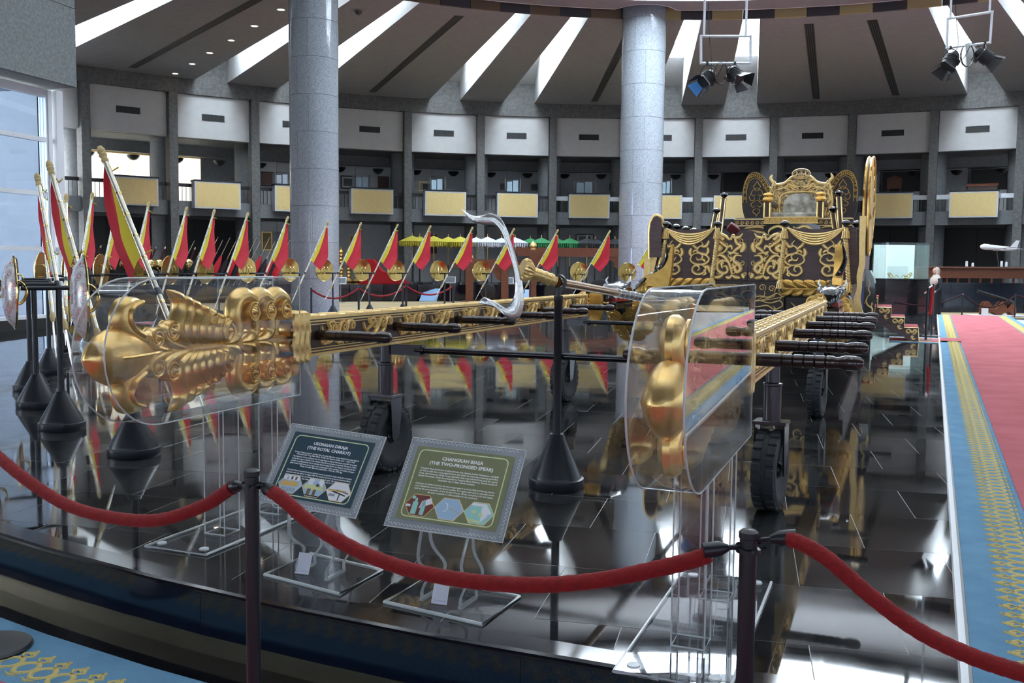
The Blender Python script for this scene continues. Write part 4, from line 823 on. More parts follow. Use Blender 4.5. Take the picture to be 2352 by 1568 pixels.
# ---- two information panels on clear easels
def text(s, name, size, M_, mt, par, align='CENTER', wd=None):
    cu_ = bpy.data.curves.new(name, 'FONT'); cu_.body = s; cu_.size = size; cu_.align_x = align; cu_.extrude = .0002; cu_.resolution_u = 2
    if wd: cu_.offset = wd
    t_ = bpy.data.objects.new(name, cu_); me = bpy.data.meshes.new_from_object(t_); me.name = name; bpy.data.objects.remove(t_); bpy.data.curves.remove(cu_)
    me.materials.clear(); me.materials.append(mt); o = bpy.data.objects.new(name, me); link(o, par); o.matrix_local = M_; return o
M['print'] = mat('white_print', (.82, .84, .86), .6); M['limef'] = mat('pale_green_line', (.62, .70, .42), .5)
def sign(label, corners, bcol, title, sub, body, base, legs, num, cap, cardp, photos):
    TL, TR, BL, BR = corners; w = (TR - TL).length; h_ = (BL - TL).length; u = (TR - TL + BR - BL).normalized(); v = (TL - BL + TR - BR); v = (v - u * v.dot(u)).normalized(); n = u.cross(v)
    o0 = (BL + TL + BR + TR) / 4 - u * w / 2 - v * h_ / 2; P = plane(o0, u, v)
    s = thing('information_panel', label, 'sign', (0, 0, 0))
    ac = MB().box(0, w, 0, h_, -.012, -.001, P).build('acrylic_sheet', M['signrim'], s, smooth=0)
    m = MB(); m.tube([P @ Vector(q) for q in ((0, 0, -.004), (w, 0, -.004), (w, h_, -.004), (0, h_, -.004))], .0035, 5, close=True)
    stp = .0155
    for q in range(int(w / stp) - 2):
        for yy in (.011, h_ - .011): m.ribbon([(.016 + q * stp, yy - .005), (.016 + (q + .5) * stp, yy + .005), (.016 + (q + 1) * stp, yy - .005)], .0012, .001, P, 0)
    for q in range(int(h_ / stp) - 2):
        for xx in (.011, w - .011): m.ribbon([(xx - .005, .016 + q * stp), (xx + .005, .016 + (q + .5) * stp), (xx - .005, .016 + (q + 1) * stp)], .0012, .001, P, 0)
    m.build('etched_edge', M['edge'], ac, smooth=0)
    bd = .034; pl = MB().box(bd, w - bd, bd, h_ - bd, 0, .0008, P).build('printed_face', mat('sign_face', bcol, .35, coat=.3), s, smooth=0)
    rr = .02; x0, x1, y0, y1 = bd + .016, w - bd - .02, bd + .012, h_ - bd - .014; ln = []
    for cx, cy, a in ((x1 - rr, y1 - rr, 0), (x0 + rr, y1 - rr, 90), (x0 + rr, y0 + rr, 180), (x1 - rr, y0 + rr, 270)): ln += [(cx + rr * cos(R(a + t)), cy + rr * sin(R(a + t))) for t in (0, 30, 60, 90)]
    m = MB(); m.ribbon(ln + [ln[0]], .0022, .0006, P @ Matrix.Translation((0, 0, .0008)), 0); m.build('border_line', M['limef'], pl)
    T = lambda x, y: P @ Matrix.Translation((x, y, .0012))
    cx = (x0 + x1) / 2; th_ = h_ * .052
    text(title, 'title', th_, T(cx, y1 - h_ * .095), M['print'], pl, wd=.0006); text(sub, 'subtitle', th_, T(cx, y1 - h_ * .155), M['print'], pl, wd=.0006)
    y = y1 - h_ * .215
    for i, para in enumerate(body):
        for ln_ in para:
            o = text(ln_, 'text_line', h_ * .0235, T(cx, y), M['print'], pl, wd=.0002); y -= h_ * .0285; ww = [v.co.x for v in o.data.vertices]; k = (x1 - x0) * .88 / max(1e-6, max(ww) - min(ww))
            yy = y + h_ * min(.0285, .285 / sum(map(len, body)))
            if k < 1 or len(ln_) > 75: o.matrix_local = T(cx, yy) @ Matrix.Diagonal((min(1.25, k), 1, 1, 1))
        y -= h_ * .03
    hx_ = h_ * .155; pw = (x1 - x0) / 3.05
    for k in range(3):
        cxk = x0 + .012 + pw * (k + .44); cyk = y0 + h_ * .13; hexp = [(cxk + pw * .5 * cos(R(60 * q)), cyk + pw * .42 * sin(R(60 * q))) for q in range(6)]
        pb = MB().prism(hexp, .0008, .0013, P).build('picture', photos[k][0], pl, smooth=0); m = MB(); m.ribbon(hexp + [hexp[0]], .0012, .0004, P @ Matrix.Translation((0, 0, .0013)), 0); m.build('picture_edge', M['goldp'], pb)
        for mt, polys in photos[k][1]:
            for q in polys: MB().prism([(cxk + a * pw, cyk + b * pw) for a, b in q], .0013, .0016, P).build('picture_print', mt, pb, smooth=0)
    # clear curved legs and base plate
    b0, b1, b2 = base; b3 = b0 + b2 - b1; z = Vector((0, 0, .010)); mb_ = MB(); mb_.add([b0, b1, b2, b3, b0 + z, b1 + z, b2 + z, b3 + z], [(3, 2, 1, 0), (4, 5, 6, 7), (0, 1, 5, 4), (1, 2, 6, 5), (2, 3, 7, 6), (3, 0, 4, 7)])
    bp = mb_.build('base_plate', M['acrylh'], s, smooth=0); m = MB(); m.tube([q + z * .5 for q in (b0, b1, b2, b3)], .0075, 6, close=True); m.build('cut_edge', M['edge'], bp)
    for fx in (.24, .64):
        m = MB(); top = P @ Vector((w * (fx + .06), .02, -.016)); ft = b0 + (b1 - b0) * (fx + .05) + (b2 - b1) * .22; ft2 = b0 + (b1 - b0) * (fx + .05) + (b2 - b1) * .62; g = (b2 - b1).normalized()
        for f_, t_ in ((ft, top), (ft2, P @ Vector((w * (fx + .06), h_ * .35, -.016)))):
            pts = catm([f_ + Vector((0, 0, .012)), f_ + Vector((0, 0, .05)), f_ + g * .05 + Vector((0, 0, .10)), (f_ + t_) / 2 + g * (-.03) + Vector((0, 0, .03)), t_], 5); wv = u * .02
            vv = []
            for p_ in pts: vv += [p_ - wv * .1, p_ + wv * .1, p_ + wv * .1 + g * .018, p_ - wv * .1 + g * .018]
            m.add(vv, [(4 * i + a, 4 * i + (a + 1) % 4, 4 * i + 4 + (a + 1) % 4, 4 * i + 4 + a) for i in range(len(pts) - 1) for a in range(4)])
        m.box(-.008, .008, 0, (ft2 - ft).length, .010, .02, Matrix.Translation(ft) @ Matrix.Rotation(-atan2(g.x, g.y), 4, 'Z')); m.build('leg', M['edgec'], s)
    # small white card leaning on a clear holder
    c0 = cardp; cd = thing('caption_card', 'small white caption card numbered %s leaning below the %s panel' % (num, cap), 'card', c0, atan2(u.y, u.x)); cw, chh = .062, .085; Pc = plane((0, 0, .013), (1, 0, 0), (0, .42, .9))
    MB().box(-cw / 2, cw / 2, 0, chh, 0, .0015, Pc).build('card', mat('white_card', (.74, .75, .86), .5), cd, smooth=0); MB().prism([(0, .012), (.04, .012), (.038, .015), (.028, .016), (.022, .05), (.02, .05), (.026, .016), (0, .016)], -.006, .006, plane((0, .0, 0), (0, 1, 0), (0, 0, 1))).build('holder', M['edgec'], cd)
    text(num, 'number', .014, Pc @ Matrix.Translation((-cw * .38, .006, .002)), M['greyp'], cd, 'LEFT'); text(cap.title(), 'caption', .006, Pc @ Matrix.Translation((cw * .12, .010, .002)), M['greyp'], cd)
M['signrim'] = sheet('frosted_acrylic_border', (.8, .84, .86), .9, 1.45, .55, (.62, .66, .70)); M['greyp'] = mat('grey_print', (.35, .35, .5), .6); M['edgec'] = sheet('clear_acrylic_leg', (.86, .88, .9), 1.0, 1.5, .35, (.75, .78, .8))
def sq(x0, x1, y0, y1): return [(x0, y0), (x1, y0), (x1, y1), (x0, y1)]
pm = lambda n, c: mat(n, c, .5)
wt, bk_, gd, bl_, gy, tl, mr, ye, br_ = pm('print_white', (.75, .77, .82)), pm('print_black', (.02, .02, .03)), pm('print_gold', (.62, .42, .14)), pm('print_blue', (.35, .52, .70)), pm('print_grey', (.30, .33, .38)), pm('print_teal', (.30, .62, .56)), pm('print_maroon', (.16, .04, .03)), pm('print_lime', (.62, .68, .34)), pm('print_brown', (.20, .14, .07))
ph1 = [(bl_, [(wt, [sq(-.36, .3, .16, .33)]), (mr, [sq(-.22 + .17 * k, -.14 + .17 * k, .18, .31) for k in range(3)]), (gd, [[(-.42, -.1), (.3, -.08), (.34, .08), (.1, .14), (-.1, .10), (-.3, .14)]]), (gy, [sq(-.3 + .12 * k, -.22 + .12 * k, -.3, -.14) for k in range(5)])]),
       (bl_, [(wt, [sq(-.3, -.1, .1, .34), sq(.12, .3, .1, .34)]), (ye, [sq(-.4, .36, -.08, .1)]), (br_, [sq(-.24, -.1, -.3, -.05), sq(.0, .12, -.32, -.05)]), (bk_, [sq(.05, .2, .05, .16), sq(-.3, .3, -.34, -.3)])]),
       (wt, [(gd, [sq(-.42, .3, .0, .07)]), (bk_, [[(-.3, -.02), (.3, -.14), (.32, -.1), (-.2, .02)], sq(.05, .09, -.33, -.1), [(-.1, .04), (.4, -.04), (.4, 0), (-.1, .08)]]), (gy, [sq(-.35, -.1, -.2, -.1)])])]
ph2 = [(mr, [(wt, [[(.0, -.1), (.4, .1), (.34, .3), (.05, .15)], sq(-.45, -.3, -.08, 0)]), (tl, [sq(-.24, -.06, -.32, .1), [(-.2, .1), (-.1, .1), (-.12, .24), (-.18, .24)], sq(.06, .2, -.32, .08), [(.08, .08), (.18, .08), (.16, .2), (.1, .2)], sq(-.3, -.2, .2, .3)])]),
       (bl_, [(wt, [[(-.3 + .16 * (1 - cos(t)) * .0 + .14 * sin(t) * 1.0 + .12, .05 - .16 * cos(t)) for t in [k * .3 for k in range(11)]] + [(-.3 + .11 * sin(t) + .12, .05 - .13 * cos(t)) for t in [3 - k * .3 for k in range(11)]]]), (gd, [[(-.04, .05), (.44, -.14), (.44, -.125), (-.04, .07)]])]),
       (tl, [(wt, [[(.1, -.3), (.4, .05), (.2, .3), (.05, .2)], sq(-.3, .2, .24, .33)]), (ye, [sq(-.25, -.1, -.02, .08), sq(.0, .12, -.1, .02), [(-.3, -.3), (.1, -.32), (.05, -.24), (-.38, -.2)]]), (bl_, [sq(-.36, -.3, -.1, .25), sq(.28, .36, -.2, .0)])])]
B1 = [atz(608, 1322), atz(780, 1367), atz(877, 1312)]; B2 = [atz(883, 1385), atz(1107, 1437), atz(1193, 1373)]
def panel_corners(tl_, tr_, bl2, br2, Yb, dY): return [at(*tl_, Yb + dY + .04), at(*tr_, Yb + dY - .10), at(*bl2, Yb + .04), at(*br2, Yb - .10)]
sign('dark blue information panel on a clear easel, white text about the chariot', panel_corners((667, 972), (884, 998), (601, 1150), (811, 1194), 3.80, .22), (.025, .06, .085), 'USONGAN DIRAJA', '(THE ROYAL CHARIOT)',
     [['Usongan Diraja merupakan kenaikan khas yang telah digunakan semasa Istiadat Perpuspaan Baginda', 'Kebawah Duli Yang Maha Mulia Paduka Seri Baginda Sultan pada 1 Ogos 1968.', 'Alat Kebesaran Diraja ini diusung oleh 40 orang Pegawai-Pegawai Kebangsaan yang tidak berpangkat', 'terdiri dari anggota Pasukan Askar Melayu Diraja Brunei, lengkap berpakaian kebangsaan Hitam', 'sewaktu mengelilingi Bandar Brunei sekarang dikenali sebagai Bandar Seri Begawan yang bermula dari', 'Jalan Sultan balik semula ke Lapau dan pekarangan dalam setahun. Kenaikan Usongan', 'Diraja ini telah digunakan pada tahun 1972 dan 1992 lagi.'],
      ['The Royal Chariot was used during the Royal Procession to parade the Sultan during the coronation', 'ceremony which was held on 1st August 1968. This chariot is carried by 40 non-commissioned officers', 'and was pulled around the town from the Lapau and back again. The chariot was also used', 'in 1972 and in 1992. The measurement of the chariot is 17 feet and 10 inches.']], B1, None, '1', 'usongan diraja', atz(693, 1325), ph1)
sign('olive green information panel on a clear easel, white text about the two-pronged spear', panel_corners((951, 1004), (1211, 1032), (881, 1204), (1149, 1246), 3.48, .22), (.20, .21, .11), 'CHANGKAH BIASA', '(THE TWO-PRONGED SPEAR)',
     [['Changkah Biasa ini berupa lembing bermata dua. Semasa Istiadat Perpuspaan, changkah', 'ini dibawa oleh dua orang pegawai istana iaitu Patih dan Damong mengiringi perarakan', 'Diraja. Alat Kebesaran Diraja ini juga digunakan dalam adat istiadat Diraja yang lain seperti', 'Istiadat Pertabalan, Diraja dan pemasyhuran Pangiran Muda Mahkota. Semasa berada di', 'kedudukan siap di dalam istiadat tersebut.'],
      ['During the coronation ceremony, the two-pronged spear is carried by Patih and Damong, the two', 'court officials who escorted the royal procession. The regalia is also used in royal state events', 'such as the proclamation of the Crown Prince. When everyone is in the Lapau,', 'the spear is placed in a tilted position for the ceremony.']], B2, None, '2', 'changkah biasa', atz(1008, 1395), ph2)
# ================================================================ CARPETS
lane = thing('red_carpet_lane', 'long pink red carpet with blue border and yellow motifs running past the chariot', 'carpet', tuple(C0), -CA)
L0, L1 = -.35, 27.3; z1 = .014
MB().box(0, CW, L0, L1, .002, .010).build('blue_border', M['carpetb'], lane, smooth=0)
MB().box(.32, CW - .32, L0, L1, .0102, .0155).build('red_field', M['carpetr'], lane, smooth=0)
m0 = MB()
def motif(mb, x, y, sx, s=1, M_=None, sy=1):       # pointed crown with a long looped tail, raised pile
    f = lambda L: [(x + sx * a * s, y + b * s * sy) for a, b in L]; h_ = .004
    mb.ribbon(f([(.0, .0), (.05, .026), (.10, .0), (.05, -.026), (0, 0)]), .010 * (.5 + .5 * s), h_, M_, 0); mb.ribbon(f([(-.02, 0), (.05, 0)]), .014 * s, h_, M_, 0)
    mb.ribbon(f(c2([(.09, .0), (.13, .030), (.20, .034), (.25, .0), (.20, -.034), (.13, -.030), (.09, 0)], 3)), .017 * s, h_, M_, 0); mb.ribbon(f([(.25, 0), (.31, .0)]), .016 * s, h_, M_, .4); mb.ribbon(f([(.27, .035), (.285, 0), (.27, -.035)]), .012 * s, h_, M_, .4)
y = L0 + .05; mn = MB(); mf = MB()
while y < L1 - .05:
    motif(mn if y < 9 else mf, .122, y, 1, .58, Matrix.Translation((0, 0, .0102)), 1.9)
    if y > 9: motif(mf, CW - .122, y, -1, .58, Matrix.Translation((0, 0, .0102)), 1.9)
    y += .098
stuff(mn.build('yellow_motifs', M['carpety'], lane, smooth=0)); stuff(mf.build('far_yellow_motifs', M['carpety'], lane, smooth=0))
stp_ = MB().box(-.035, -.012, L0, L1, .0, .012).build('edge_strip', M['whitem'], lane, smooth=0)
rn = thing('red_carpet_runner', 'short red carpet runner from the boarding steps to the long carpet', 'carpet', (.294, 5.49, 0), -CHA)
MB().box(1.7, 3.05, 13.2, 14.7, .001, .007).build('blue_border', M['carpetb'], rn, smooth=0); MB().box(1.75, 3.0, 13.38, 13.5, .0071, .009).build('yellow_band', M['carpety'], rn, smooth=0); MB().box(1.75, 3.0, 14.4, 14.52, .0071, .009).build('yellow_band', M['carpety'], rn, smooth=0); MB().box(1.7, 3.25, 13.52, 14.38, .0071, .010).build('red_field', M['carpetr'], rn, smooth=0)
MB().box(.0, .34, 15.75, 16.62, .0157, .0185).build('lane_crossing', M['carpetr'], lane, smooth=0)
rc = thing('ring_carpet', 'blue ring carpet with raised yellow motifs around the platform foot', 'carpet', (HC[0], HC[1], 0))
MB().prism(arc(-58, 250, 13.43, 120) + arc(250, -58, 17.75, 120), ZF + .002, ZF + .012).build('blue_pile', M['carpetb'], rc, smooth=0)
MB().prism(arc(-58, 250, 13.80, 120) + arc(250, -58, 17.4, 120), ZF + .0121, ZF + .018).build('red_field', M['carpetr'], rc, smooth=0)
m = MB()
for k in range(70): a = 200 + k * .42; T = Matrix.Rotation(-R(a), 4, 'Z') @ Matrix.Translation((0, 13.565, ZF + .0122)) @ Matrix.Rotation(pi / 2, 4, 'Z'); motif(m, 0, 0, 1, .62, T, 1.9)
stuff(m.build('yellow_motifs', M['carpety'], rc, smooth=0))
tan = thing('patterned_far_carpet', 'tan patterned carpet strip on the floor beyond the platform', 'carpet', (HC[0], HC[1], 0))
MB().prism(arc(-41.5, 60, 19.9, 60) + arc(60, -41.5, 27.8, 60), ZF + .003, ZF + .013).build('tan_pile', mat('tan_carpet', (.42, .31, .13), .95, var=(.20, .17, .14), scale=1.2, detail=9, stretch=(1, 4, 1)), tan, smooth=0)
# ================================================================ STANCHIONS AND VELVET ROPES
def stanchion(label, top, H, name='rope_stanchion', dark=True, group=None):
    x, y, z = top; b = z - H; s = thing(name, label, 'stanchion', (x, y, b), 0, group); r = .0195
    m = MB(); m.lathe([(r, .03), (r, H - .02), (r + .002, H - .018), (r + .002, H - .005), (r * .8, H), (0, H + .001)], 18); m.build('post', M['blackp'], s)
    m = MB(); m.lathe([(0, 0), (.155, 0), (.158, .01), (.15, .018), (.03, .026), (.0, .026)], 30); m.build('base', M['blackp'], s, smooth=15)
    m = MB(); m.lathe([(r + .001, H - .052), (r + .008, H - .05), (r + .008, H - .042), (r + .001, H - .04)], 18)
    for k in range(4): m.tube([(r * cos(k * pi / 2), r * sin(k * pi / 2), H - .046), (.04 * cos(k * pi / 2), .04 * sin(k * pi / 2), H - .04)], .004, 5)
    m.build('ring', M['blackp'], s); return s
def vrope(label, pts, e0=True, e1=True, r=.019, group=None, fer=.032):
    o = thing('velvet_rope', label, 'rope', (0, 0, 0), 0, group); p = catm(pts, 12); n = len(p)
    L = [0]
    for i in range(1, n): L.append(L[-1] + (p[i] - p[i - 1]).length)
    tot = L[-1]
    def cut(a, b): return [q for q, l in zip(p, L) if a <= l <= b]
    body = cut(fer + .035 if e0 else 0, tot - (fer + .035 if e1 else 0)); m = MB(); m.tube(body, [r * (1 + .035 * sin(i * 2.1)) for i in range(len(body))], 14); m.build('velvet_sleeve', M['velvet'], o)
    for e, q in ((e0, p), (e1, p[::-1])):
        if not e: continue
        a = q[0]; d = (q[4] - q[0]).normalized(); m = MB(); m.tube([a + d * .025, a + d * .04, a + d * .045, a + d * (fer + .05)], [.008, .015, .0175, .0175], 14); m.tube([a + d * (-.005), a + d * .03], .006, 8); m.lathe([(.008, -.002), (.011, 0), (.008, .002), (.006, 0), (.008, -.002)], 10, Matrix.Translation(a) @ Matrix.Rotation(pi / 2, 4, 'X')); m.build('ferrule', M['blackp'], o)
    return o
TL_ = at(578, 1077, 2.62); TR_ = at(1720, 1216, 2.12)
sA = stanchion('black rope stanchion in front, left of the dark blue panel', TL_, TL_.z - ZF - .012)
sB = stanchion('black rope stanchion in front of the acrylic case by the red carpet', TR_, TR_.z - ZF - .012)
pB = at(-25, 1488, 3.70); stanchion('black rope stanchion on the blue carpet, only its round base in view', (pB.x, pB.y, .70), .70 - ZF - .012)
hA = TL_ - Vector((0, 0, .045)); hB = TR_ - Vector((0, 0, .042))
P_ = lambda px, py, Y: at(px, py, Y)
vrope('dark red velvet rope hanging from the stanchion by the blue panel towards the window wall', [P_(-40, 1015, 3.30), P_(0, 1052, 3.22), P_(70, 1108, 3.1), P_(160, 1162, 2.98), P_(270, 1190, 2.86), P_(370, 1193, 2.78), P_(470, 1160, 2.72), P_(530, 1122, 2.67), hA + Vector((-.02, .0, .0))], False, True)
vrope('dark red velvet rope sagging between the two front stanchions', [hA + Vector((.02, 0, 0)), P_(640, 1138, 2.55), P_(720, 1205, 2.49), P_(830, 1268, 2.42), P_(950, 1310, 2.35), P_(1090, 1335, 2.28), P_(1230, 1343, 2.22), P_(1370, 1333, 2.18), P_(1500, 1308, 2.15), P_(1600, 1283, 2.13), P_(1650, 1262, 2.12), hB + Vector((-.02, 0, .004))])
vrope('dark red velvet rope crossing the carpet side towards the edge of the picture', [P_(1742, 1240, 2.12), P_(1770, 1238, 2.115), P_(1800, 1238, 2.11), P_(1830, 1243, 2.09), P_(1900, 1282, 2.04), P_(2000, 1368, 1.98), P_(2110, 1448, 1.92), P_(2230, 1506, 1.86), P_(2352, 1546, 1.80), P_(2420, 1562, 1.77)], True, False, .0175)
# ================================================================ STANDS WITH SHIELD AND FLAG ROUND THE PLATFORM
M['pole'] = mat('pale_ribbed_pole', (.62, .56, .40), .25, .55, var=(.75, .72, .65), scale=3, stretch=(.1, .1, 3)); M['knobw'] = mat('turned_pale_wood', (.50, .37, .16), .5)
def shieldmat():
    m = bpy.data.materials.new('floral_white_lacquer'); m.use_nodes = True; nt = m.node_tree; p = nt.nodes['Principled BSDF']; N = nt.nodes.new; L = nt.links.new
    tc = N('ShaderNodeTexCoord'); v = N('ShaderNodeTexVoronoi'); v.inputs['Scale'].default_value = 16; L(tc.outputs['Object'], v.inputs['Vector']); r = N('ShaderNodeValToRGB'); e = r.color_ramp.elements
    e[0].position = .0; e[0].color = (.35, .45, .40, 1); e[1].position = .62; e[1].color = (.74, .73, .72, 1)
    for q, c in ((.16, (.75, .6, .32, 1)), (.26, (.78, .76, .76, 1)), (.33, (.5, .05, .06, 1)), (.42, (.78, .76, .76, 1)), (.52, (.34, .36, .40, 1))): x = e.new(q); x.color = c
    L(v.outputs[0], r.inputs[0]); L(r.outputs[0], p.inputs['Base Color']); p.inputs['Roughness'].default_value = .25; p.inputs['Metallic'].default_value = .15; return m
M['floral'] = shieldmat()
def stand_proto():
    s = thing('flag_stand', '', 'stand'); cone_base(s, .29, .165)
    m = MB(); m.lathe([(.024, .28), (.021, 1.06)], 14); m.build('post', M['blackp'], s)
    m = MB(); m.tube([(0, -.20, 1.07), (0, .26, 1.07)], .018, 10); m.build('crossbar', M['blackp'], s)
    return s
def shield_proto(face):
    s = thing('round_shield', '', 'shield'); T = Matrix.Rotation(-pi / 2, 4, 'X')      # local +y faces out of the ring
    m = MB(); m.lathe([(0, .035), (.03, .06), (.045, .035), (.12, .055), (.20, .035), (.262, -.012), (.268, -.02)], 36, T); m.build('front', face, s)
    m = MB(); m.lathe([(.266, -.022), (.258, -.018), (.20, .027), (.12, .045), (.0, .03)], 36, T); m.build('brass_back', M['brasso'], s)
    m = MB(); m.lathe([(.262, -.02), (.268, -.024), (.272, -.018), (.266, -.010)], 36, T); m.build('rim', M['brassp'], s)
    for x in (-.05, .05): m = MB(); m.tube(catm([(x, .04, .09), (x, -.06, .08), (x, -.10, .0), (x, -.06, -.08), (x, .04, -.09)], 5), .007, 6); m.build('grip', M['brassp'], s)
    return s
def flag_proto(tip, lean, s0, s1, wide, yf):
    f = thing('spear_flag', '', 'flag'); b = .36; P = lambda z: Vector((lean * (z - 1.07), -.03, z))     # local x leans along the ring, origin under the crossbar
    m = MB(); zs = [.74 + (tip - .74) * i / 16 for i in range(17)]; m.tube([P(z) for z in zs], [.020] * 17, 10); m.build('pole', M['pole'], f)
    m = MB()
    for i in range(7): z = .85 + (tip - .95) * i / 7; m.tube([P(z), P(z + .012)], .0225, 10)
    stuff(m.build('pole_rings', M['brassp'], f))
    m = MB(); dd = (P(tip + .1) - P(tip)).normalized(); m.tube([P(tip) + dd * t for t in (-.02, .0, .02, .045, .06, .075, .10, .12)], [.022, .028, .02, .030, .022, .03, .026, .018], 10); m.build('finial', M['knobw'], f)
    m = MB(); m.tube([P(b), P(b + .12), P(.70)], [.002, .012, .011], 6); m.build('spear_blade', M['silver'], f)
    m = MB(); m.tube([P(.69), P(.74), P(.77)], [.018, .028, .02], 8); m.build('lower_knob', M['knobw'], f)
    m = MB(); m.tube([P(1.05), P(1.09)], .026, 10); m.build('clip', M['blackp'], f)
    nr, nc = 12, 8; vy, vr = [], []
    for i in range(nr + 1):
        t = i / nr; a = P(s0 + (s1 - s0) * t); lowx = wide * (.16 + .84 * (min(1, t * 1.5) ** .8) * (1 if t < .7 else 1 - .3 * (t - .7) / .3)); hang = .10 * min(1, t * 4) + .14 * t
        outp = a + Vector((lowx, 0, -hang)); 
        for j in range(nc + 1):
            q = j / nc; p = a.lerp(outp, q); p.y += .022 * sin(7 * q + 5 * t) * q - .012; p.z -= .02 * sin(pi * q)
            if q <= yf: vy.append(p)
            if q >= yf: vr.append(p)
    ny = sum(1 for j in range(nc + 1) if j / nc <= yf); nd = nc + 1 - ny
    for vv, k, nm, mt in ((vy, ny, 'yellow_panel', M['yellow']), (vr, nd, 'red_panel', M['red'])):
        if nm == 'red_panel':   # close the seam: red starts where yellow ends
            vv = vr; k = len(vr) // (nr + 1)
        m = MB(); m.add(vv, [(i * k + j, i * k + j + 1, (i + 1) * k + j + 1, (i + 1) * k + j) for i in range(nr) for j in range(k - 1)]); m.build(nm, mt, f, smooth=80)
    for z in (s0, s1): m = MB(); m.tube([P(z) + Vector((0, -.02, 0)), P(z) + Vector((.05, -.06, -.03)), P(z) + Vector((-.06, -.05, -.01))], .006, 5); m.build('tie', M['yellow'], f)
    return f
st0, sf0, sr0 = stand_proto(), shield_proto(M['floral']), shield_proto(M['brasso'])
fn0, fr0 = flag_proto(1.98, .74, 1.94, 1.36, .25, .5), flag_proto(2.20, .60, 2.16, 1.38, .36, .25)
first = dict(st=True, sf=True, sr=True, fn=True, fr=True)
def place(key, proto, loc, rz, label, group):
    if first[key]:
        first[key] = False; proto.location = loc; proto.rotation_euler = (0, 0, rz); proto['label'] = label; proto['group'] = group; return proto
    return dup(proto, loc, rz, label, group)
def along(px, r):                                     # platform point under photo column px at radius r from the hall centre (far crossing)
    k = (px - 1176) / 2235; a = 1 + k * k; b = -(k * HC[0] + HC[1]); c_ = HC[0] ** 2 + HC[1] ** 2 - r * r; Y = (-b + sqrt(b * b - a * c_)) / a; return (k * Y, Y)
ORD = ['first', 'second', 'third', 'fourth', 'fifth', 'sixth', 'seventh', 'eighth', 'ninth', 'tenth', 'eleventh', 'twelfth', 'thirteenth', 'fourteenth', 'fifteenth', 'sixteenth', 'seventeenth', 'eighteenth']
near = [(-2.483, 6.335), (-3.411, 7.319), (-4.14, 8.422), (-4.75, 9.55), (-5.25, 11.0)]
rear = [(150, 11.6), (207, 11.6), (276, 11.6), (362, 11.6), (425, 11.6), (502, 11.6), (594, 11.8)] + [(x, 12.5) for x in (687, 763.5, 848, 924, 1020.5, 1116, 1217, 1336, 1445)]
sites = [(p, True) for p in near] + [(along(*q), False) for q in rear]
for i, ((x, y), nr_) in enumerate(sites):
    rx, ry = x - HC[0], y - HC[1]; phi = atan2(rx, ry); rz = -phi      # local +y = outwards
    if nr_: w = 'front row by windows, %s from the clear case' % ORD[i]; g = 'near the window wall'
    else: w = 'curved back row, %s from the window wall' % ORD[i - len(near)]; g = 'in the back row'
    place('st', st0, (x, y, 0), rz, 'black cone-footed stand in the ' + w, 'flag stands ' + g)
    o = Vector((rx, ry, 0)).normalized()
    place('sf' if nr_ else 'sr', sf0 if nr_ else sr0, (x + o.x * .33, y + o.y * .33, 1.04 if nr_ else 1.14), rz - ((.36, .20, .10, 0, 0)[i] if nr_ else 0), ('white floral round shield in the ' if nr_ else 'round brass shield in the ') + w, 'round shields ' + g)
    place('fn' if nr_ else 'fr', fn0 if nr_ else fr0, (x - o.x * .16, y - o.y * .16, 0), rz, 'leaning red and yellow flag in the ' + w, 'spear flags ' + g)
# ================================================================ WINDOW WALL ON THE LEFT
wx = Vector((-10.72, 23.0, 0)); wd_ = Vector((-.2632, -.9647, 0))
wn = tag(link(bpy.data.objects.new('window_1', None), None, tuple(wx), (0, 0, atan2(wd_.y, wd_.x))), None, None, None, 'structure')   # local x runs towards the viewer
sky_pane = sheet('bluish_window_glass', (.60, .68, .78), 1.0, 1.5)
fr = MB().cbox(-.12, .10, -.15, .15, ZF, 5.25, .02); fr.box(.18, .30, -.1, .1, ZF, 5.2)
x = .3; k = 0
while x < 9:
    MB().box(x + .05, x + 2.0, -.01, .01, .0, 5.05).build('pane', sky_pane, wn, smooth=0); x += 2.05
m = MB(); m.box(.30, 9, -.05, .05, 5.03, 5.22); m.box(.1, 9, -.08, .08, -.02, .06)
for z in (4.02, 2.78, 1.52): m.box(.12, 9, -.06, .06, z, z + .10)
x = .3
while x < 9: m.box(x - .04, x + .05, -.07, .07, 0, 5.1); x += 2.05
m.build('mullions', M['whitem'], wn, smooth=0); fr.build('end_post', M['whitem'], wn)
MB().box(-.1, 9, -.10, .12, ZF, -.02).build('sill_wall', M['dark'], wn, smooth=0)
fas = MB().cbox(.0, 9.5, -1.6, .62, 5.28, 9.9, .02, Matrix.Translation(wx) @ Matrix.Rotation(atan2(wd_.y, wd_.x), 4, 'Z')).build('trim_1', M['stone'], None); fas['kind'] = 'structure'
m = MB()
for k in range(4):
    for z0, z1 in ((5.29, 7.05), (7.06, 8.8), (8.81, 9.9)): m.cbox(.01 + 2.4 * k, 2.39 + 2.4 * k, .62, .65, z0, z1, .006)
m.build('stone_panel', M['stone'], fas, wx, (0, 0, atan2(wd_.y, wd_.x)))
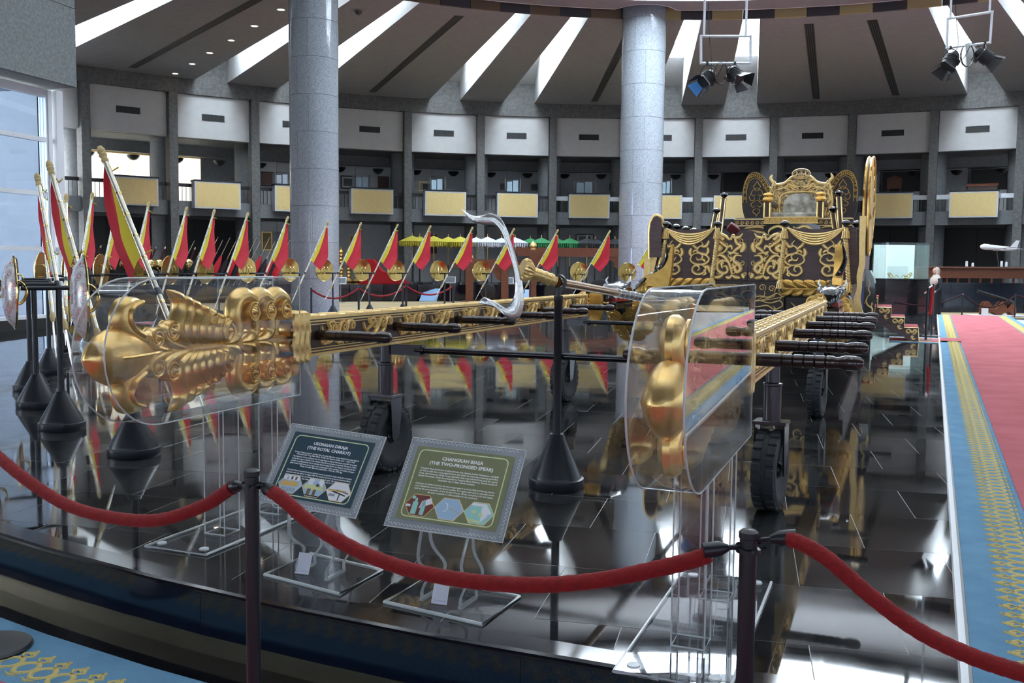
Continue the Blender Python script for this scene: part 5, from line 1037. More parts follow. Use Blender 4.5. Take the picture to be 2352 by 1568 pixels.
# ================================================================ GALLERY: YELLOW BALCONY BOXES, LIGHTS, PICTURES, CASES
def bayP(a, x, y, z): p = Vector((x, y, z)); p.rotate(Matrix.Rotation(-R(a), 3, 'Z')); return p + hc3
BX0 = None; names = ['first', 'second', 'third', 'fourth', 'fifth', 'sixth', 'seventh', 'eighth', 'ninth', 'tenth', 'eleventh', 'twelfth', 'thirteenth']
vis = [a for a in BK if -42 < a < 33]
for i, a in enumerate(vis):
    lab = 'yellow flecked balcony box with pale frame, %s from the window wall' % names[i]
    p = bayP(a, 0, RW - .1, 3.82)
    if BX0 is None:
        b = BX0 = thing('balcony_box', lab, 'balcony box', p, -R(a), 'balcony boxes along the gallery')
        MB().cbox(-1.06, 1.06, -.33, .30, 0, 1.24, .008).build('casing', M['greym'], b)
        MB().box(-.995, .995, -.338, -.32, .065, 1.175).build('face_board', M['board'], b, smooth=0)
        MB().cbox(-1.09, 1.09, -.36, .32, 1.24, 1.31, .01).build('top_shelf', M['black'], b)
    else: dup(BX0, p, -R(a), lab, 'balcony boxes along the gallery')
U0 = None
for i, a in enumerate(vis):
    for s in (-1, 1):
        lab = 'black half-bowl uplight in the %s gallery bay, on its %s wall end' % (names[i], 'near' if s < 0 else 'far'); p = bayP(a, s * 1.02, RW + 3.0, 6.36)
        if U0 is None:
            U0 = thing('wall_uplight', lab, 'light', p, -R(a), 'uplights along the gallery'); MB().lathe([(.02, -.22), (.14, -.19), (.26, -.08), (.31, .03), (.28, .03), (.1, -.12)], 14).build('bowl', M['black'], U0); MB().box(-.03, .03, 0, .22, -.08, .0).build('bracket', M['black'], U0)
        else: dup(U0, p, -R(a), lab, 'uplights along the gallery')
def quadat(p0, p1, Y):                       # real size of a rectangle seen at depth Y: centre, width, height, facing the hall centre
    a, b = at(p0[0], p0[1], Y), at(p1[0], p1[1], Y); c = (a + b) / 2; return c, abs(b.x - a.x), abs(a.z - b.z)
def wallY(px, r): return along(px, r)[1]
def picture(px0, py0, px1, py1, frame, face, label, r=RW + 3.93, mount=None):
    Y = wallY((px0 + px1) / 2, r); c, w, h_ = quadat((px0, py0), (px1, py1), Y); ang = atan2(c.x - HC[0], c.y - HC[1]); t = thing('framed_picture', label, 'picture', tuple(c), -ang)
    w *= 1 / max(.5, cos(ang)); fw = min(w, h_) * .10; m = MB()
    for x0, x1, z0, z1 in ((-w / 2, w / 2, h_ / 2 - fw, h_ / 2), (-w / 2, w / 2, -h_ / 2, -h_ / 2 + fw), (-w / 2, -w / 2 + fw, -h_ / 2 + fw, h_ / 2 - fw), (w / 2 - fw, w / 2, -h_ / 2 + fw, h_ / 2 - fw)): m.box(x0, x1, -.03, .02, z0, z1)
    m.build('frame', frame, t, smooth=0)
    if mount: MB().box(-w / 2 + fw, w / 2 - fw, -.012, .0, -h_ / 2 + fw, h_ / 2 - fw).build('mount', mount, t, smooth=0)
    k = .7 if mount else .98; MB().box((-w / 2 + fw) * k, (w / 2 - fw) * k, -.016, .0, (-h_ / 2 + fw) * k, (h_ / 2 - fw) * k).build('canvas', face, t, smooth=0)
    return t
dk = mat('dark_painting', (.035, .04, .045), .3, var=(.09, .10, .11), scale=2.5); gp = mat('gold_portrait', (.30, .21, .07), .4, var=(.38, .27, .10), scale=2); bw = mat('brown_painting', (.10, .04, .03), .4); fram = mat('dark_wood_frame', (.03, .02, .018), .4)
picture(783, 403, 815, 434, fram, dk, 'black framed picture in the gallery, just right of the granite column nearer the windows', mount=M['greym'])
picture(869, 405, 893, 436, fram, bw, 'dark brown framed picture in the gallery, left of a recessed column')
picture(963, 417, 1010, 440, M['goldp'], dk, 'wide gold framed picture in the gallery behind a clear case', mount=M['plaster'])
picture(1149, 421, 1159, 436, fram, dk, 'narrow small black framed picture in the gallery')
picture(1220, 423, 1238, 437, fram, dk, 'small black framed photograph in the gallery beside a recessed column')
picture(1400, 421, 1412, 438, fram, dk, 'small dark picture in the gallery, left of the granite column by the chariot')
picture(596, 394, 627, 428, fram, bw, 'brown framed picture in the gallery, left of the granite column nearer the windows')
picture(602, 532, 624, 575, M['goldp'], gp, 'golden portrait on the ground floor wall above the covered spears'); picture(804, 541, 817, 574, M['goldp'], gp, 'golden portrait on the ground floor wall, right of the granite column')
picture(984, 539, 1003, 582, fram, bw, 'brown portrait on the ground floor wall behind the yellow umbrellas'); picture(1322, 537, 1364, 562, fram, dk, 'black and white framed picture on the ground floor wall above black umbrellas', mount=M['whitem'])
pale = mat('pale_item_reflection', (.62, .74, .82), .4)  # colour holds both the case items and the bluish reflection on the glass
for i, (x0, y0, x1, y1, lab) in enumerate(((812, 401, 850, 436, 'clear case with pale items above the balcony box right of the column'), (986, 406, 1020, 441, 'clear case with a pale item before the gold framed picture'), (1160, 410, 1194, 444, 'clear case holding a pale blue panel, right of the narrow picture'), (1318, 413, 1366, 447, 'clear case with two pale blue panels before a dark picture'), (1519, 411, 1541, 448, 'clear case with a tall pale panel, right of the chariot-side column'), (630, 396, 664, 428, 'clear case with grey items, left of the granite column'))):
    Y = wallY((x0 + x1) / 2, RW + 1.4); c, w, h_ = quadat((x0, y0), (x1, y1), Y); t = thing('glass_case', lab, 'display case', (c.x, c.y, c.z - h_ / 2), -atan2(c.x - HC[0], c.y - HC[1])); MB().box(-w / 2, w / 2, -.3, .3, 0, h_).build('glass_box', M['glass'], t, smooth=0)
    for k in range(2): MB().cbox(-w * .38 + k * w * .4, -w * .04 + k * w * .4, -.1, .1, .02, h_ * (.86 if k else .8), .02).build('pale_panel', pale if i < 5 else M['greym'], t)
    MB().box(-w / 2 - .02, w / 2 + .02, -.32, .32, 4.2 - c.z + h_ / 2, 0).build('plinth', M['conc2'], t, smooth=0)
    m = MB()
    for sx in (-1, 1):
        for sy in (-1, 1): m.tube([(sx * w / 2, sy * .3, 0), (sx * w / 2, sy * .3, h_)], .012, 5)
    m.build('corner_edges', M['greym'], t)
for i, (x0, y0, x1, y1) in enumerate(((1662, 396, 1716, 440), (2030, 394, 2112, 440), (2234, 388, 2318, 436))):      # dark interior windows of the gallery
    Y = wallY((x0 + x1) / 2, RW + 3.9); c, w, h_ = quadat((x0, y0), (x1, y1), Y); t = tag(link(bpy.data.objects.new('window_%d' % (60 + i), None), None, tuple(c), (0, 0, -atan2(c.x - HC[0], c.y - HC[1]))), None, None, None, 'structure')
    MB().box(-w / 2, w / 2, -.02, .1, -h_ / 2, h_ / 2).build('dark_pane', M['dark'], t, smooth=0); m = MB()
    for k in (0, .10): m.ribbon([(-w / 2 - k, -h_ / 2 - k), (-w / 2 - k, h_ / 2 + k), (w / 2 + k, h_ / 2 + k), (w / 2 + k, -h_ / 2 - k)], .04, .05, XZ(-.02), 0)
    m.build('frame', M['black'], t, smooth=0)
c, w, h_ = quadat((2039, 405), (2070, 434), wallY(2055, RW + 3)); t = thing('panelled_chest', 'red brown panelled chair back in the dark gallery window', 'chair', (c.x, c.y, c.z - h_ / 2), -atan2(c.x - HC[0], c.y - HC[1]))
MB().cbox(-w / 2, w / 2, -.08, .08, 0, h_ * .85, .02).build('back', M['redwood'], t); MB().prism([(-w / 2, 0), (w / 2, 0), (w * .3, .06), (.08, .1), (0, .17), (-.08, .1), (-w * .3, .06)], -.05, .05, plane((0, 0, h_ * .85), (1, 0, 0), (0, 0, 1))).build('crest', M['redwood'], t); MB().cbox(-w * .4, w * .4, -.1, -.08, h_ * .12, h_ * .72, .01).build('raised_panel', M['redwood'], t)
for sx in (-1, 1): MB().box(sx * w * .4 - .03, sx * w * .4 + .03, -.05, .05, 4.2 - c.z + h_ / 2, 0).build('leg', M['redwood'], t)
c, w, h_ = quadat((2224, 420), (2290, 433), wallY(2257, RW + 1.2)); t = thing('reading_desk', 'brown sloped reading desk above the last yellow balcony box', 'desk', (c.x, c.y, c.z - h_ / 2), -atan2(c.x - HC[0], c.y - HC[1]))
MB().prism([(-.25, 0), (.3, .12), (.3, .17), (-.25, .05)], -w / 2, w / 2, plane((0, 0, h_ * .4), (0, 1, 0), (0, 0, 1)) ).build('sloped_top', M['redwood'], t); MB().box(-w * .45, w * .45, -.18, .25, 4.2 - c.z + h_ / 2, h_ * .45).build('cabinet', M['wood'], t)
# ================================================================ CEILING FITTINGS
warm = mat('warm_lamp', (1, .8, .55), .5, emit=(1, .83, .6, 1), es=9); D0 = None
for i, (a, r_) in enumerate(((-35.98, 22.0), (-35.69, 24.7), (-35.44, 27.4), (-35.3, 30.1), (-35.13, 32.7), (-35.06, 35.3))):
    lab = 'lit warm downlight in the soffit, %s from the wall' % names[5 - i]; p = pol(a, r_, ZS - .012)
    if D0 is None: D0 = thing('downlight', lab, 'light', p, 0, 'lit downlights in a row'); MB().lathe([(.11, .0), (.155, .0), (.155, .012), (.11, .012), (.11, .0)], 20).build('trim_ring', M['whitem'], D0); MB().lathe([(0, .004), (.11, .004)], 16).build('lamp_face', warm, D0)
    else: dup(D0, p, 0, lab, 'lit downlights in a row')
lamp('downlight_glow', 'SPOT', pol(-35.0, 34.6, 9.6), 900, (1, .68, .42), .1, (R(-25), 0, R(35)), spot_size=R(95), spot_blend=.8)
p = atz(823, 27, ZS - .05); t = thing('dome_camera', 'small black dome camera on the soffit beside the granite column', 'camera', tuple(p)); MB().lathe([(.13, .05), (.13, 0), (.11, -.04), (.07, -.09), (0, -.115)], 16).build('dome', M['lacq'], t); MB().lathe([(.24, .05), (.24, .035), (.13, .03)], 18).build('mounting_plate', M['soffit'], t)
def rig(label, TL, TR, BL, BR, drops, spots, Y):
    t = thing('lighting_frame', label, 'lighting frame'); q = [at(*c, Y) for c in (TL, TR, BR, BL)]
    for i in range(4):
        d = (q[(i + 1) % 4] - q[i]).normalized() * .025; MB().tube([q[i] - d, q[(i + 1) % 4] + d], .03, 4).build('frame_tube', M['whitem'], t)
    for px in drops: u = (px - TL[0]) / (TR[0] - TL[0]); a = q[0].lerp(q[1], u); MB().tube([a, Vector((a.x, a.y, 9.95))], .028, 4).build('drop_tube', M['whitem'], t)
    k = 0
    for (px, py, aim, lab, blue) in spots:
        c = at(px, py, Y); u = (px - BL[0]) / (BR[0] - BL[0]); hook = q[3].lerp(q[2], max(.03, min(.97, u))); aim = Vector(aim).normalized()
        s = thing('stage_spotlight', lab, 'spotlight', tuple(c)); ro = aim.to_track_quat('Z', 'Y').to_matrix().to_4x4()
        MB().lathe([(0, -.25), (.09, -.24), (.12, -.2), (.125, -.12), (.16, -.10), (.165, .10), (.15, .13), (.15, .17), (0, .165)], 18, ro).build('housing', M['blackm'], s)
        m = MB()
        for z in (-.07, -.02, .03, .08): m.lathe([(.165, z), (.18, z), (.18, z + .012), (.165, z + .012)], 18, ro)
        m.build('cooling_fin', M['blackm'], s)
        MB().box(-.05, .05, -.22, -.14, -.2, -.06, ro).build('lamp_box', M['blackm'], s)
        for j in range(4):
            F = ro @ Matrix.Rotation(pi / 2 * j + .4, 4, 'Z') @ Matrix.Translation((0, .14, .17)) @ Matrix.Rotation(R(-38 if j % 2 else -22), 4, 'X'); MB().prism([(-.11, 0), (.11, 0), (.17, .22), (-.17, .22)], -.003, .003, F @ Matrix.Rotation(pi / 2, 4, 'X')).build('barn_door', M['bluef'] if (blue and j == 1) else M['blackm'], s)
        up = hook - c; side = aim.cross(Vector((0, 0, 1))).normalized() * .19
        MB().tube(catm([side, side * 1.02 + up * .5, up * .82 + side * .4, up * .88, up * .82 - side * .4, -side * 1.02 + up * .5, -side], 4), .012, 5).build('yoke', M['blackm'], s); MB().tube([up * .86, up * 1.0 + Vector((0, 0, .03))], .035, 7).build('clamp', M['blackm'], s)
    a = at(spots[0][0] + 10, spots[0][1] - 20, Y); b = at(spots[1][0] - 10, spots[1][1] - 20, Y); mid = (a + b) / 2; m = MB()
    m.tube([mid + Vector((.16 * cos(k * .5) * (1 - .002 * k), .02 * sin(k * .13), .26 * sin(k * .5) - .12)) for k in range(38)], .009, 5); m.tube(catm([a, mid + Vector((-.1, 0, -.2)), mid + Vector((.1, 0, .15)), b], 5), .009, 5)
    m.tube(catm([at(TL[0] + 17, 5, Y), at(TL[0] + 20, TL[1] + 10, Y), at(TL[0] + 24, BL[1] - 10, Y), a], 5), .009, 5); m.build('cable', M['blackm'], t)
M['blackm'] = mat('matte_black_metal', (.014, .014, .016), .5); M['bluef'] = mat('blue_gel', (.05, .25, .62), .4)
rig('white pipe frame carrying two black spotlights, nearer the granite column', (1610, 83), (1724, 83), (1610, 145), (1724, 145), (1617, 1713), [(1624, 180, (-.62, -.5, -.55), 'black spotlight with blue barn door on the pipe frame by the column', True), (1688, 172, (.45, -.62, -.6), 'black spotlight in front of the bright skylight slit', False)], 23)
rig('white pipe frame carrying two black spotlights, nearer the picture edge', (2177, 43), (2279, 27), (2175, 110), (2274, 98), (2183, 2273), [(2183, 140, (-.55, -.3, -.75), 'round black spotlight seen from behind beside the far right slit', False), (2262, 130, (.75, -.2, -.6), 'black spotlight tilted to show its lens, at the far right', False)], 23)
# ================================================================ BEYOND THE PLATFORM
pl_ = struct('trim_2', None, (HC[0], HC[1], 0)); PZ = .46; a = -52
while a < 15: ringseg(MB(), a + .03, a + 2.97, 28.4, 35.6, ZF, PZ, 3).build('plinth_block', M['rim'], pl_, smooth=0); a += 3
DK = lambda px, r: Vector(along(px, r) + (0,))
def facing(p): return -atan2(p.x - HC[0], p.y - HC[1])
# royal umbrellas
uc = dict(yellow=mat('yellow_silk', (.40, .34, .02), .7), white=mat('white_silk', (.48, .49, .56), .7), green=mat('green_silk', (.01, .17, .05), .7), black=mat('black_silk', (.012, .013, .018), .7)); UP = {}; ucount = {}
for px, col, dr_ in ((946, 'yellow', 30.4), (963, 'yellow', 31.2), (995, 'yellow', 30.2), (1028, 'yellow', 31.2), (1056, 'yellow', 30.3), (1092, 'white', 31.2), (1118, 'white', 30.2), (1150, 'white', 31.4), (1181, 'white', 30.3), (1216, 'green', 31.2), (1241, 'green', 30.2), (1279, 'green', 31.3), (1306, 'green', 30.3), (1345, 'black', 30.2), (1364, 'black', 31.2), (1409, 'black', 30.4)):
    p = DK(px, dr_); k = ucount[col] = ucount.get(col, -1) + 1; lab = 'fringed %s royal umbrella, %s from the window wall side among the %s ones' % (col, names[k], col); g = '%s royal umbrellas' % col; loc = (p.x, p.y, PZ)
    if col not in UP:
        u = UP[col] = thing('royal_umbrella', lab, 'umbrella', loc, 0, g); m = MB(); m.lathe([(.62, 1.90), (.45, 1.985), (.2, 2.09), (.02, 2.16)], 12); m.build('canopy', uc[col], u, smooth=0); m = MB()
        for i in range(36): q = 2 * pi * i / 36; rr = .62; L = .16 + .07 * random.random(); m.add([(rr * cos(q - .07), rr * sin(q - .07), 1.905), (rr * cos(q + .07), rr * sin(q + .07), 1.905), (rr * 1.01 * cos(q + .05), rr * 1.01 * sin(q + .05), 1.9 - L), (rr * 1.01 * cos(q - .05), rr * 1.01 * sin(q - .05), 1.9 - L)], [(0, 1, 2, 3)])
        stuff(m.build('fringe', uc[col], u, smooth=0)); MB().lathe([(.018, .8), (.018, 2.14), (.03, 2.17), (.012, 2.22), (.02, 2.25), (0, 2.30)], 8).build('pole', M['goldp'], u); MB().lathe([(.16, 0), (.14, .04), (.03, .10), (.03, .85)], 10).build('stand', M['black'], u)
    else: dup(UP[col], loc, random.random(), lab, g)
# covered ceremonial spears
SP = {}; cnt = {}
for px, py, col in ((445, 556, 'black'), (470, 552, 'black'), (498, 550, 'red'), (509, 553, 'black'), (526, 549, 'red'), (540, 556, 'black'), (560, 552, 'red'), (570, 558, 'black'), (587, 550, 'red'), (596, 554, 'black'), (617, 558, 'red'), (630, 560, 'black'), (647, 551, 'red'), (653, 554, 'black'), (666, 574, 'red')):
    Y = 36.5; tip = at(px, py, Y); k = cnt[col] = cnt.get(col, -1) + 1; g = '%s covered spears' % col; lab = 'leaning spear with %s cloth cover, %s from the window wall among the %s ones' % (col, names[k], col); loc = (tip.x, tip.y, PZ)
    if col not in SP:
        t = SP[col] = thing('covered_spear', lab, 'spear', loc, 0, g); h_ = tip.z - PZ; D = Vector((.50, 0, 1)); P = lambda z: D * (z - h_)
        off = Vector((0, 0, h_)); m = MB(); m.tube([off + P(0), off + P(h_ - .02)], .014, 6); m.tube([off + P(h_ - .02), off + P(h_ + .1)], [.016, .002], 6); m.build('shaft', M['silver'], t)
        m = MB(); m.tube([off + P(z) + Vector((0, -.01, -.05 * q)) for q, z in enumerate((h_ - .60, h_ - .72, h_ - .95, h_ - 1.15, h_ - 1.2))], [.03, .075, .13, .15, .12], 9); m.build('cloth_cover', M['red'] if col == 'red' else uc['black'], t)
    else: dup(SP[col], loc, 0, lab, g)
# brass kettles with leaning handles on a rail
K0 = None
for i, px in enumerate((176, 191, 216, 254, 291, 330, 343, 364, 400, 433)):
    p = DK(px, 29.6); c = at(px, 606, p.y); lab = 'ringed brass ball kettle on a post, %s from the window wall' % names[i]; g = 'brass kettles in a row'; loc = (p.x, p.y, PZ)
    if K0 is None:
        K0 = thing('brass_kettle', lab, 'kettle', loc, 0, g); h_ = c.z - PZ; r_ = .235; pr = [(r_ * sin(q * pi / 14) * (1 + .04 * (q % 2)), -r_ * cos(q * pi / 14)) for q in range(15)]
        MB().lathe([(max(0, a), b) for a, b in pr], 20, Matrix.Translation((0, 0, h_)) @ Matrix.Rotation(R(80), 4, 'X')).build('ball', M['brassp'], K0, smooth=20); MB().tube([(.05, .05, h_ + .15), (.25, .05, h_ + .62)], .03, 7).build('handle', mat('dark_red_handle', (.12, .01, .015), .4), K0); MB().tube([(.25, .05, h_ + .62), (.28, .05, h_ + .70)], [.034, .02], 7).build('handle_tip', M['silver'], K0); MB().lathe([(.15, 0), (.03, .05), (.03, h_ - .2)], 8).build('post', M['black'], K0)
    else: dup(K0, loc, 0, lab, g)
# timber gong frames with hanging gongs
def gong_frame(label, p0, p1, ytop, ybot, ybeam, Y, gongs):
    a, b = at(p0, ybot, Y), at(p1, ybot, Y); z0 = ZF if Y > 41.2 else ZF; t = thing('gong_frame', label, 'gong frame', (0, 0, 0)); zt = at(p0, ytop, Y).z; zb = at(p0, ybeam, Y).z; w = .30
    for q in (a, b):
        MB().cbox(q.x - w / 2, q.x + w / 2, Y - w / 2, Y + w / 2, z0, zt, .02).build('post', M['redwood'], t); MB().lathe([(.14, 0), (.15, .04), (.09, .07), (.16, .15), (.13, .24), (.03, .32), (0, .36)], 12, Matrix.Translation((q.x, Y, zt))).build('gold_finial', M['goldp'], t)
        s = 1 if q is a else -1; MB().prism([(0, 0), (s * .55, 0), (s * .48, -.1), (s * .28, -.2), (s * .2, -.42), (0, -.55)], -.05, .05, plane((q.x + s * w / 2, Y, zb - .22), (1, 0, 0), (0, 0, 1))).build('bracket', M['redwood'], t)
        MB().cbox(q.x - .3, q.x + .3, Y - .3, Y + .3, z0, z0 + .1, .02).build('foot', M['redwood'], t)
    MB().prism([(a.x - .75, zb + .0), (a.x - .6, zb - .22), (b.x + .6, zb - .22), (b.x + .75, zb), (b.x + .68, zb + .14), (a.x - .68, zb + .14)], -.1, .1, XZ(Y)).build('cross_beam', M['redwood'], t)
    for px, py, rr, lab in gongs:
        c = at(px, py, Y); g = thing('hanging_gong', lab, 'gong', tuple(c)); MB().lathe([(0, .14), (rr * .16, .13), (rr * .22, .06), (rr * .7, .05), (rr * .95, .02), (rr, -.05), (rr * .98, -.22), (rr * .9, -.22)], 28, Matrix.Rotation(R(90), 4, 'X')).build('gong_disc', M['lacq2'], g)
        for s in (-1, 1):
            m = MB(); m.tube([(s * rr * .5, 0, rr * .8), (s * rr * .45, 0, zb - .2 - c.z)], .014, 5); m.build('hanging_chain', M['black'], g)
M['lacq2'] = mat('dark_bronze', (.035, .033, .035), .3, .6)
gong_frame('smaller red brown timber gong frame behind the silver crescent blade', 1078, 1159, 600, 696, 603, 40.5, [(1120, 667, .33, 'dark bronze gong under the smaller timber frame')])
gong_frame('larger red brown timber gong frame beside the chariot, left of its front', 1223, 1431, 573, 697, 576, 40.2, [(1283, 672, .62, 'large dark bronze gong under the larger timber frame'), (1378, 668, .5, 'second dark bronze gong under the larger timber frame, nearer the chariot')])
# red carpeted steps
c = at(930, 689, 43.5); rs = thing('red_carpet_steps', 'flight of red carpeted steps up to the black plinth', 'steps', (0, 0, 0)); xa, xb = at(898, 689, 43.2).x, at(966, 689, 43.2).x; rt = mat('bright_red_carpet', (.42, .008, .012), .95)
for k in range(4): MB().cbox(xa - .25 * k, xb - .02 * k, 42.4 + .25 * k, 44.2, ZF + .18 * k, ZF + .18 * (k + 1), .01).build('step', rt, rs)
xa2 = at(862, 650, 45).x; MB().prism([(xa2 - .6, PZ), (xa2 + 1.6, PZ), (xa2 + 1.2, PZ + .35), (xa2 + .4, PZ + .55), (xa2, PZ + 1.1), (xa2 - .35, PZ + 1.1)], -.05, .9, XZ(45)).build('red_ramp', rt, rs)
for px0, px1, lab in ((963, 1008, 'pale blue sloping board beside the red carpeted steps'), (1199, 1217, 'narrow pale blue sloping board beside the larger gong frame post')):
    a, b = at(px0, 690, 42.0), at(px1 - 5, 690, 42.0); t = thing('sloping_board', lab, 'board', (0, 0, 0)); z0 = ZF; MB().add([(a.x, 41.9, z0 + .02), (b.x, 41.9, z0 + .02), (b.x + .14, 42.4, z0 + .55), (a.x + .14, 42.4, z0 + .55), (a.x, 41.93, z0), (b.x, 41.93, z0), (b.x + .14, 42.44, z0 + .54), (a.x + .14, 42.44, z0 + .54)], [(0, 1, 2, 3), (7, 6, 5, 4), (0, 4, 5, 1), (1, 5, 6, 2), (2, 6, 7, 3), (3, 7, 4, 0)]).build('board', mat('pale_blue_board', (.18, .33, .55), .5), t, smooth=0)
    MB().box(a.x + .1, b.x, 42.4, 42.44, z0, z0 + .5).build('back_leg', M['black'], t)
for i, (px, py) in enumerate(((782, 645), (1033, 643), (1166, 645), (608, 645))):
    p = DK(px, 27.0); c = at(px, py, p.y); t = thing('small_easel_sign', 'small grey caption sign on a pole, %s from the window wall' % names[i], 'sign', (p.x, p.y, ZF + .013)); h_ = c.z - ZF; MB().cbox(-.24, .24, -.01, .01, -.16, .16, .003, Matrix.Translation((0, 0, h_)) @ Matrix.Rotation(R(-30), 4, 'X')).build('panel', M['greym'], t); MB().box(-.20, .20, -.013, -.009, -.12, .12, Matrix.Translation((0, 0, h_)) @ Matrix.Rotation(R(-30), 4, 'X')).build('printed_face', mat('grey_face', (.10, .12, .14), .5), t); MB().lathe([(.2, 0), (.2, .015), (.018, .02), (.018, h_)], 10).build('pole', M['edgec'], t)
for i, px in enumerate((783, 800, 819)):
    p = DK(px, 33.5); zt = at(px, 568, p.y).z; t = thing('gilt_column', 'tall turned gilt column on the plinth, %s from the window wall' % names[i], 'candlestick', (p.x, p.y, PZ)); h_ = zt - PZ; MB().lathe([(.22, 0), (.2, .1), (.10, .16)] + [(.075 + .035 * (k % 2), .2 + (h_ - .5) * k / 14) for k in range(15)] + [(.12, h_ - .22), (.05, h_ - .1), (.07, h_ - .05), (0, h_)], 12).build('turned_shaft', M['goldd'], t); MB().lathe([(.26, 0), (.26, .05), (.22, .06)], 12).build('base', M['black'], t)
pd = at(172, 741, 24.6); t = thing('skirted_drum', 'drum with yellow pleated skirt and red green top behind the flags', 'drum', (pd.x, pd.y, ZF + .018)); yl = mat('gold_yellow_cloth', (.50, .33, .06), .7)
MB().lathe([(.30 * (1 + .03 * 0), .0), (.29, .45), (.26, .5), (.26, .88)], 28).build('barrel', M['wood'], t); n = 56; v = [((.31 + .025 * (k % 2)) * cos(2 * pi * k / n) * s_, (.31 + .025 * (k % 2)) * sin(2 * pi * k / n) * s_, z) for z, s_ in ((.03, 1.06), (.62, .98)) for k in range(n)]; MB().add(v, [(k, (k + 1) % n, n + (k + 1) % n, n + k) for k in range(n)]).build('pleated_skirt', yl, t, smooth=0); MB().lathe([(.33, .60), (.34, .64), (.32, .68)], 28).build('red_band', rt, t); MB().lathe([(.32, .68), (.34, .75), (.28, .80)], 28).build('green_band', uc['green'], t); MB().lathe([(.28, .80), (.22, .88), (.1, .93), (0, .95)], 28).build('red_top', rt, t)
# ================================================================ RIGHT BACK CORNER
c1 = struct('trim_3', None)
xa, xb = at(2085, 700, 35).x, at(2352, 700, 35).x + 3
for k in range(8): MB().cbox(xa + (xb - xa) / 8 * k + .005, xa + (xb - xa) / 8 * (k + 1) - .005, 35.6, 36.0, ZF, .80, .01).build('counter_panel', M['navy'], c1)
MB().box(xa, xb, 35.5, 37.2, .80, .84).build('counter_ledge', M['navy'], c1); MB().box(xa, xb, 36.6, 36.8, 1.0, 1.38).build('wooden_rail', M['redwood'], c1); MB().cbox(xa, xb, 36.5, 37.6, 1.36, 1.42, .01).build('rail_cap', M['redwood'], c1)
for k in range(26): MB().box(xa + .4 + k * .42, xa + .46 + k * .42, 36.65, 36.72, .84, 1.0).build('baluster', M['redwood'], c1, smooth=0)
c, w, h_ = quadat((2221, 600), (2226, 615), 37)
for i, (px, pt) in enumerate(((2220, 599), (2234, 603), (2300, 599), (2311, 601))):
    p = at(px, 614, 37.1); zt = at(px, pt, 37.1).z; t = thing('white_bollard', 'short white post on the wooden counter, %s from the woman' % names[i], 'post', (p.x, 37.1, 1.42)); MB().lathe([(.045, 0), (.045, zt - 1.42 - .03), (.03, zt - 1.42), (0, zt - 1.42)], 10).build('shaft', M['whitem'], t); MB().lathe([(.08, 0), (.08, .02), (.045, .025)], 10).build('foot', M['black'], t)
a = at(2251, 566, 37.3); b = at(2334, 573, 37.3); t = thing('model_airplane', 'white four-engined model airplane on a black stand above the counter', 'model airplane', (0, 0, 0)); d = (b - a); L_ = d.length; d.normalize(); m = MB(); m.tube([a + d * L_ * q for q in (0, .02, .07, .16, .3, .6, .8, .95, 1)], [.01, .06, .095, .11, .10, .095, .08, .035, .015], 12); m.tube([a + d * L_ * q + Vector((0, 0, .045)) for q in (.05, .1, .22, .34)], [.02, .075, .08, .02], 10); m.build('fuselage', M['whitem'], t)
n_ = Vector((0, 0, 1)); wv = Vector((0, 1, 0))
for s in (-1, 1):
    r0 = a + d * L_ * .42 - n_ * .05; r1 = a + d * L_ * .58 - n_ * .05; tp = a + d * L_ * .72 + wv * s * .75 + n_ * .05; tq = tp + d * .07; z = Vector((0, 0, .02)); MB().add([r0, r1, tq, tp, r0 + z, r1 + z, tq + z, tp + z], [(0, 1, 2, 3), (7, 6, 5, 4), (0, 4, 5, 1), (1, 5, 6, 2), (2, 6, 7, 3), (3, 7, 4, 0)]).build('wing', M['greym'], t, smooth=0)
    for q in (.35, .65): e = r0.lerp(tp, q) - n_ * .06; MB().tube([e - d * .08, e, e + d * .1], [.03, .04, .02], 8).build('engine', M['greym'], t)
    h0 = a + d * L_ * .88 + n_ * .02; h1 = h0 + d * .14; ht = h0 + d * .24 + wv * s * .28; MB().add([h0, h1, ht + d * .05, ht, h0 + z * .6, h1 + z * .6, ht + d * .05 + z * .6, ht + z * .6], [(0, 1, 2, 3), (7, 6, 5, 4), (0, 4, 5, 1), (1, 5, 6, 2), (2, 6, 7, 3), (3, 7, 4, 0)]).build('tailplane', M['whitem'], t, smooth=0)
f0 = a + d * L_ * .82 + n_ * .05; MB().prism([(0, 0), (.26, -.03), (.36, .30), (.24, .30)], -.012, .012, plane(f0, d, n_)).build('tail_fin', M['whitem'], t, smooth=0)
q = a + d * L_ * .45 - n_ * .1; MB().tube([q, Vector((q.x + .12, q.y, 1.43))], .03, 8).build('stand_pole', M['black'], t); MB().lathe([(.2, 0), (.2, .02), (.03, .03)], 14, Matrix.Translation((q.x + .12, q.y, 1.42))).build('stand_base', M['black'], t)
